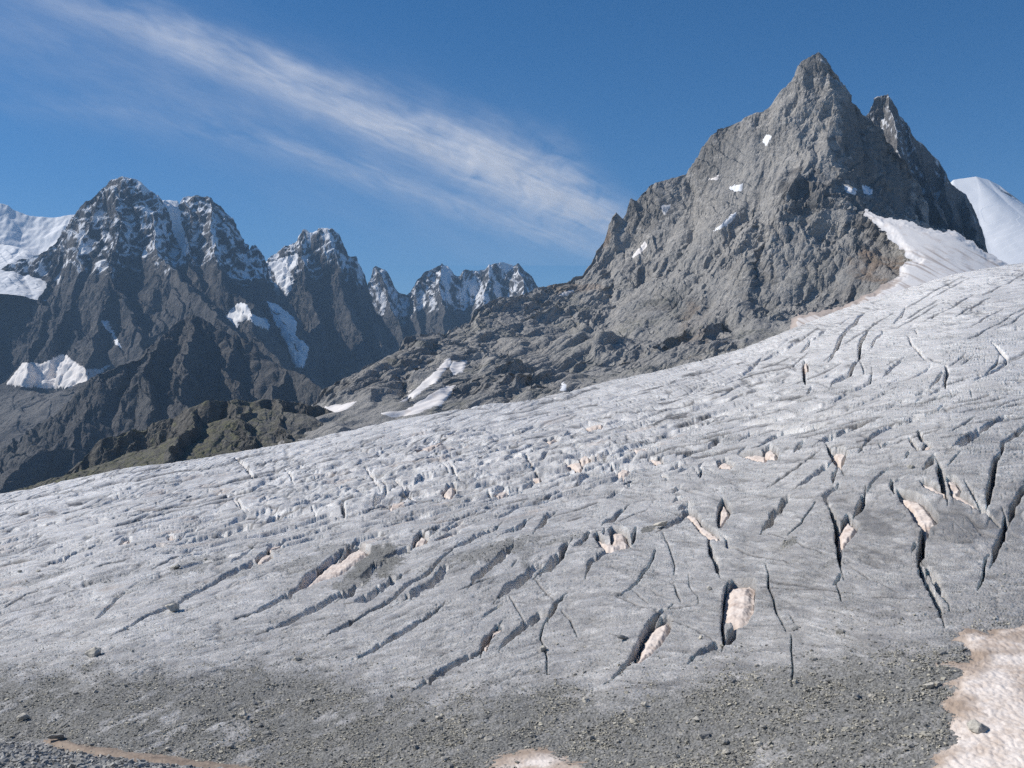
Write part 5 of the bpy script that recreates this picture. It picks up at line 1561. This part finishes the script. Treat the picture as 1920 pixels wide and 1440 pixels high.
# ------------------------------------------------------------------ cirrus streak, three thin layers of ice cloud at about 6 km
k = NT("cirrus")
k.t.nodes.remove(k.b)
out = [n for n in k.t.nodes if n.type == 'OUTPUT_MATERIAL'][0]
tr = k.t.nodes.new("ShaderNodeBsdfTransparent")
tl = k.t.nodes.new("ShaderNodeBsdfTranslucent"); tl.inputs[0].default_value = (0.95, 0.95, 0.95, 1)
df = k.t.nodes.new("ShaderNodeBsdfDiffuse"); df.inputs[0].default_value = (0.95, 0.95, 0.95, 1)
m1 = k.t.nodes.new("ShaderNodeMixShader"); k.L(tl.outputs[0], m1.inputs[1]); k.L(df.outputs[0], m1.inputs[2]); m1.inputs[0].default_value = 0.3
m2 = k.t.nodes.new("ShaderNodeMixShader"); k.L(k.attr("dens"), m2.inputs[0]); k.L(tr.outputs[0], m2.inputs[1]); k.L(m1.outputs[0], m2.inputs[2])
k.L(m2.outputs[0], out.inputs[0])
M_CLOUD = k.m
gy, gx = np.mgrid[-60:500:2.0, -200:1330:2.5].astype(F32)
line1 = np.interp(gx, [-200, 150, 400, 600, 800, 1000, 1170, 1330], [-110, 20, 110, 190, 268, 350, 425, 480])
line2 = np.interp(gx, [-200, 150, 400, 560, 700, 900, 1100, 1330], [190, 212, 240, 285, 335, 400, 462, 520])
wdt = np.interp(gx, [-200, 200, 500, 800, 1050, 1180, 1330], [40, 36, 37, 46, 60, 36, 10])
amp1 = np.interp(gx, [-200, 0, 200, 420, 700, 950, 1090, 1175, 1215], [0.03, 0.08, 0.2, 0.42, 0.6, 0.8, 0.75, 0.45, 0.0])
amp2 = np.interp(gx, [-100, 150, 400, 600, 800, 1000, 1120, 1180], [0, 0.08, 0.14, 0.26, 0.34, 0.42, 0.42, 0])
rx = gx * 0.92 + gy * 0.39; ry = -gx * 0.39 + gy * 0.92          # along / across the streak
fx_ = gx * 0.55 - gy * 0.83; fy_ = gx * 0.83 + gy * 0.55         # feather direction
big = fbm2(rx / 160, ry / 45, 153, 4)
cw = 16 * fbm2(rx / 120, ry / 40, 154, 3)
fib = fbm2(rx / 150, (ry + cw) / 17, 151, 5, 0.55); fea = fbm2((fx_ + cw) / 75, (fy_ + cw) / 24, 152, 4, 0.55) * sst(600, 1000, gx)
o1 = (gy - line1 + 14 * big) / wdt
o1 = np.where(o1 < 0, o1 * 0.75, o1 * 1.15)
d1 = amp1 * np.exp(-o1 * o1 * 1.3) * np.clip(0.75 + 0.28 * fib + 0.2 * fea + 0.25 * big, 0, 1.6)
o2 = (gy - line2 + 10 * big) / 24
d2 = amp2 * np.exp(-o2 * o2) * np.clip(0.7 + 0.45 * fib + 0.2 * fea + 0.3 * big, 0, 1.5)
hz = 0.10 * np.exp(-((gy - line1 - 60) / 130) ** 2) * sst(1250, 900, gx) * np.clip(1 + 0.5 * big, 0, 2)
dn = np.clip(1.25 * d1 + 0.6 * d2 + hz, 0, 0.92) * sst(1330, 1200, gx)
u, s_ = ray(gx, gy)
vs, fs, ds, off = [], [], [], 0
for li, (zc, sh) in enumerate([(5900, 0.0), (6050, 4.0), (6200, -3.0)]):
    zz = zc + 60 * n2(gx / 120, gy / 60, 160 + li)
    yy = zz / np.maximum(s_, 0.05)
    vs.append(np.stack([u * yy, yy, zz], -1).reshape(-1, 3))
    fs.append(grid_quads(*gx.shape) + off); off += gx.size
    ds.append((dn * np.clip(0.42 + 0.12 * n2(rx / 30, ry / 6, 165 + li), 0, 1)).ravel())
me = raw_mesh("cloud", np.concatenate(vs), np.concatenate(fs), True, {"dens": np.concatenate(ds)})
co_ = link(bpy.data.objects.new("cloud", me), M_CLOUD, "long feathery white cirrus streak slanting down to the right", "cloud")

# ------------------------------------------------------------------ mountain air
def haze_box(x0, x1, y0, y1, z0, z1, density):
    bm = bmesh.new()
    bmesh.ops.create_cube(bm, size=1.0)
    for v in bm.verts:
        v.co = ((x0 + x1) / 2 + v.co.x * (x1 - x0), (y0 + y1) / 2 + v.co.y * (y1 - y0), (z0 + z1) / 2 + v.co.z * (z1 - z0))
    me = bpy.data.meshes.new("haze"); bm.to_mesh(me); bm.free()
    m = bpy.data.materials.new("mountain_air"); m.use_nodes = True
    t = m.node_tree
    t.nodes.remove(t.nodes["Principled BSDF"])
    pv = t.nodes.new("ShaderNodeVolumePrincipled")
    pv.inputs["Color"].default_value = (0.42, 0.68, 1.0, 1)
    pv.inputs["Density"].default_value = density
    pv.inputs["Anisotropy"].default_value = 0.0
    t.links.new(pv.outputs[0], t.nodes["Material Output"].inputs["Volume"])
    link(bpy.data.objects.new("haze", me), m, kind="stuff")


haze_box(-16100, 16100, -9000, 24000, -820, 1320, 4.8e-5)
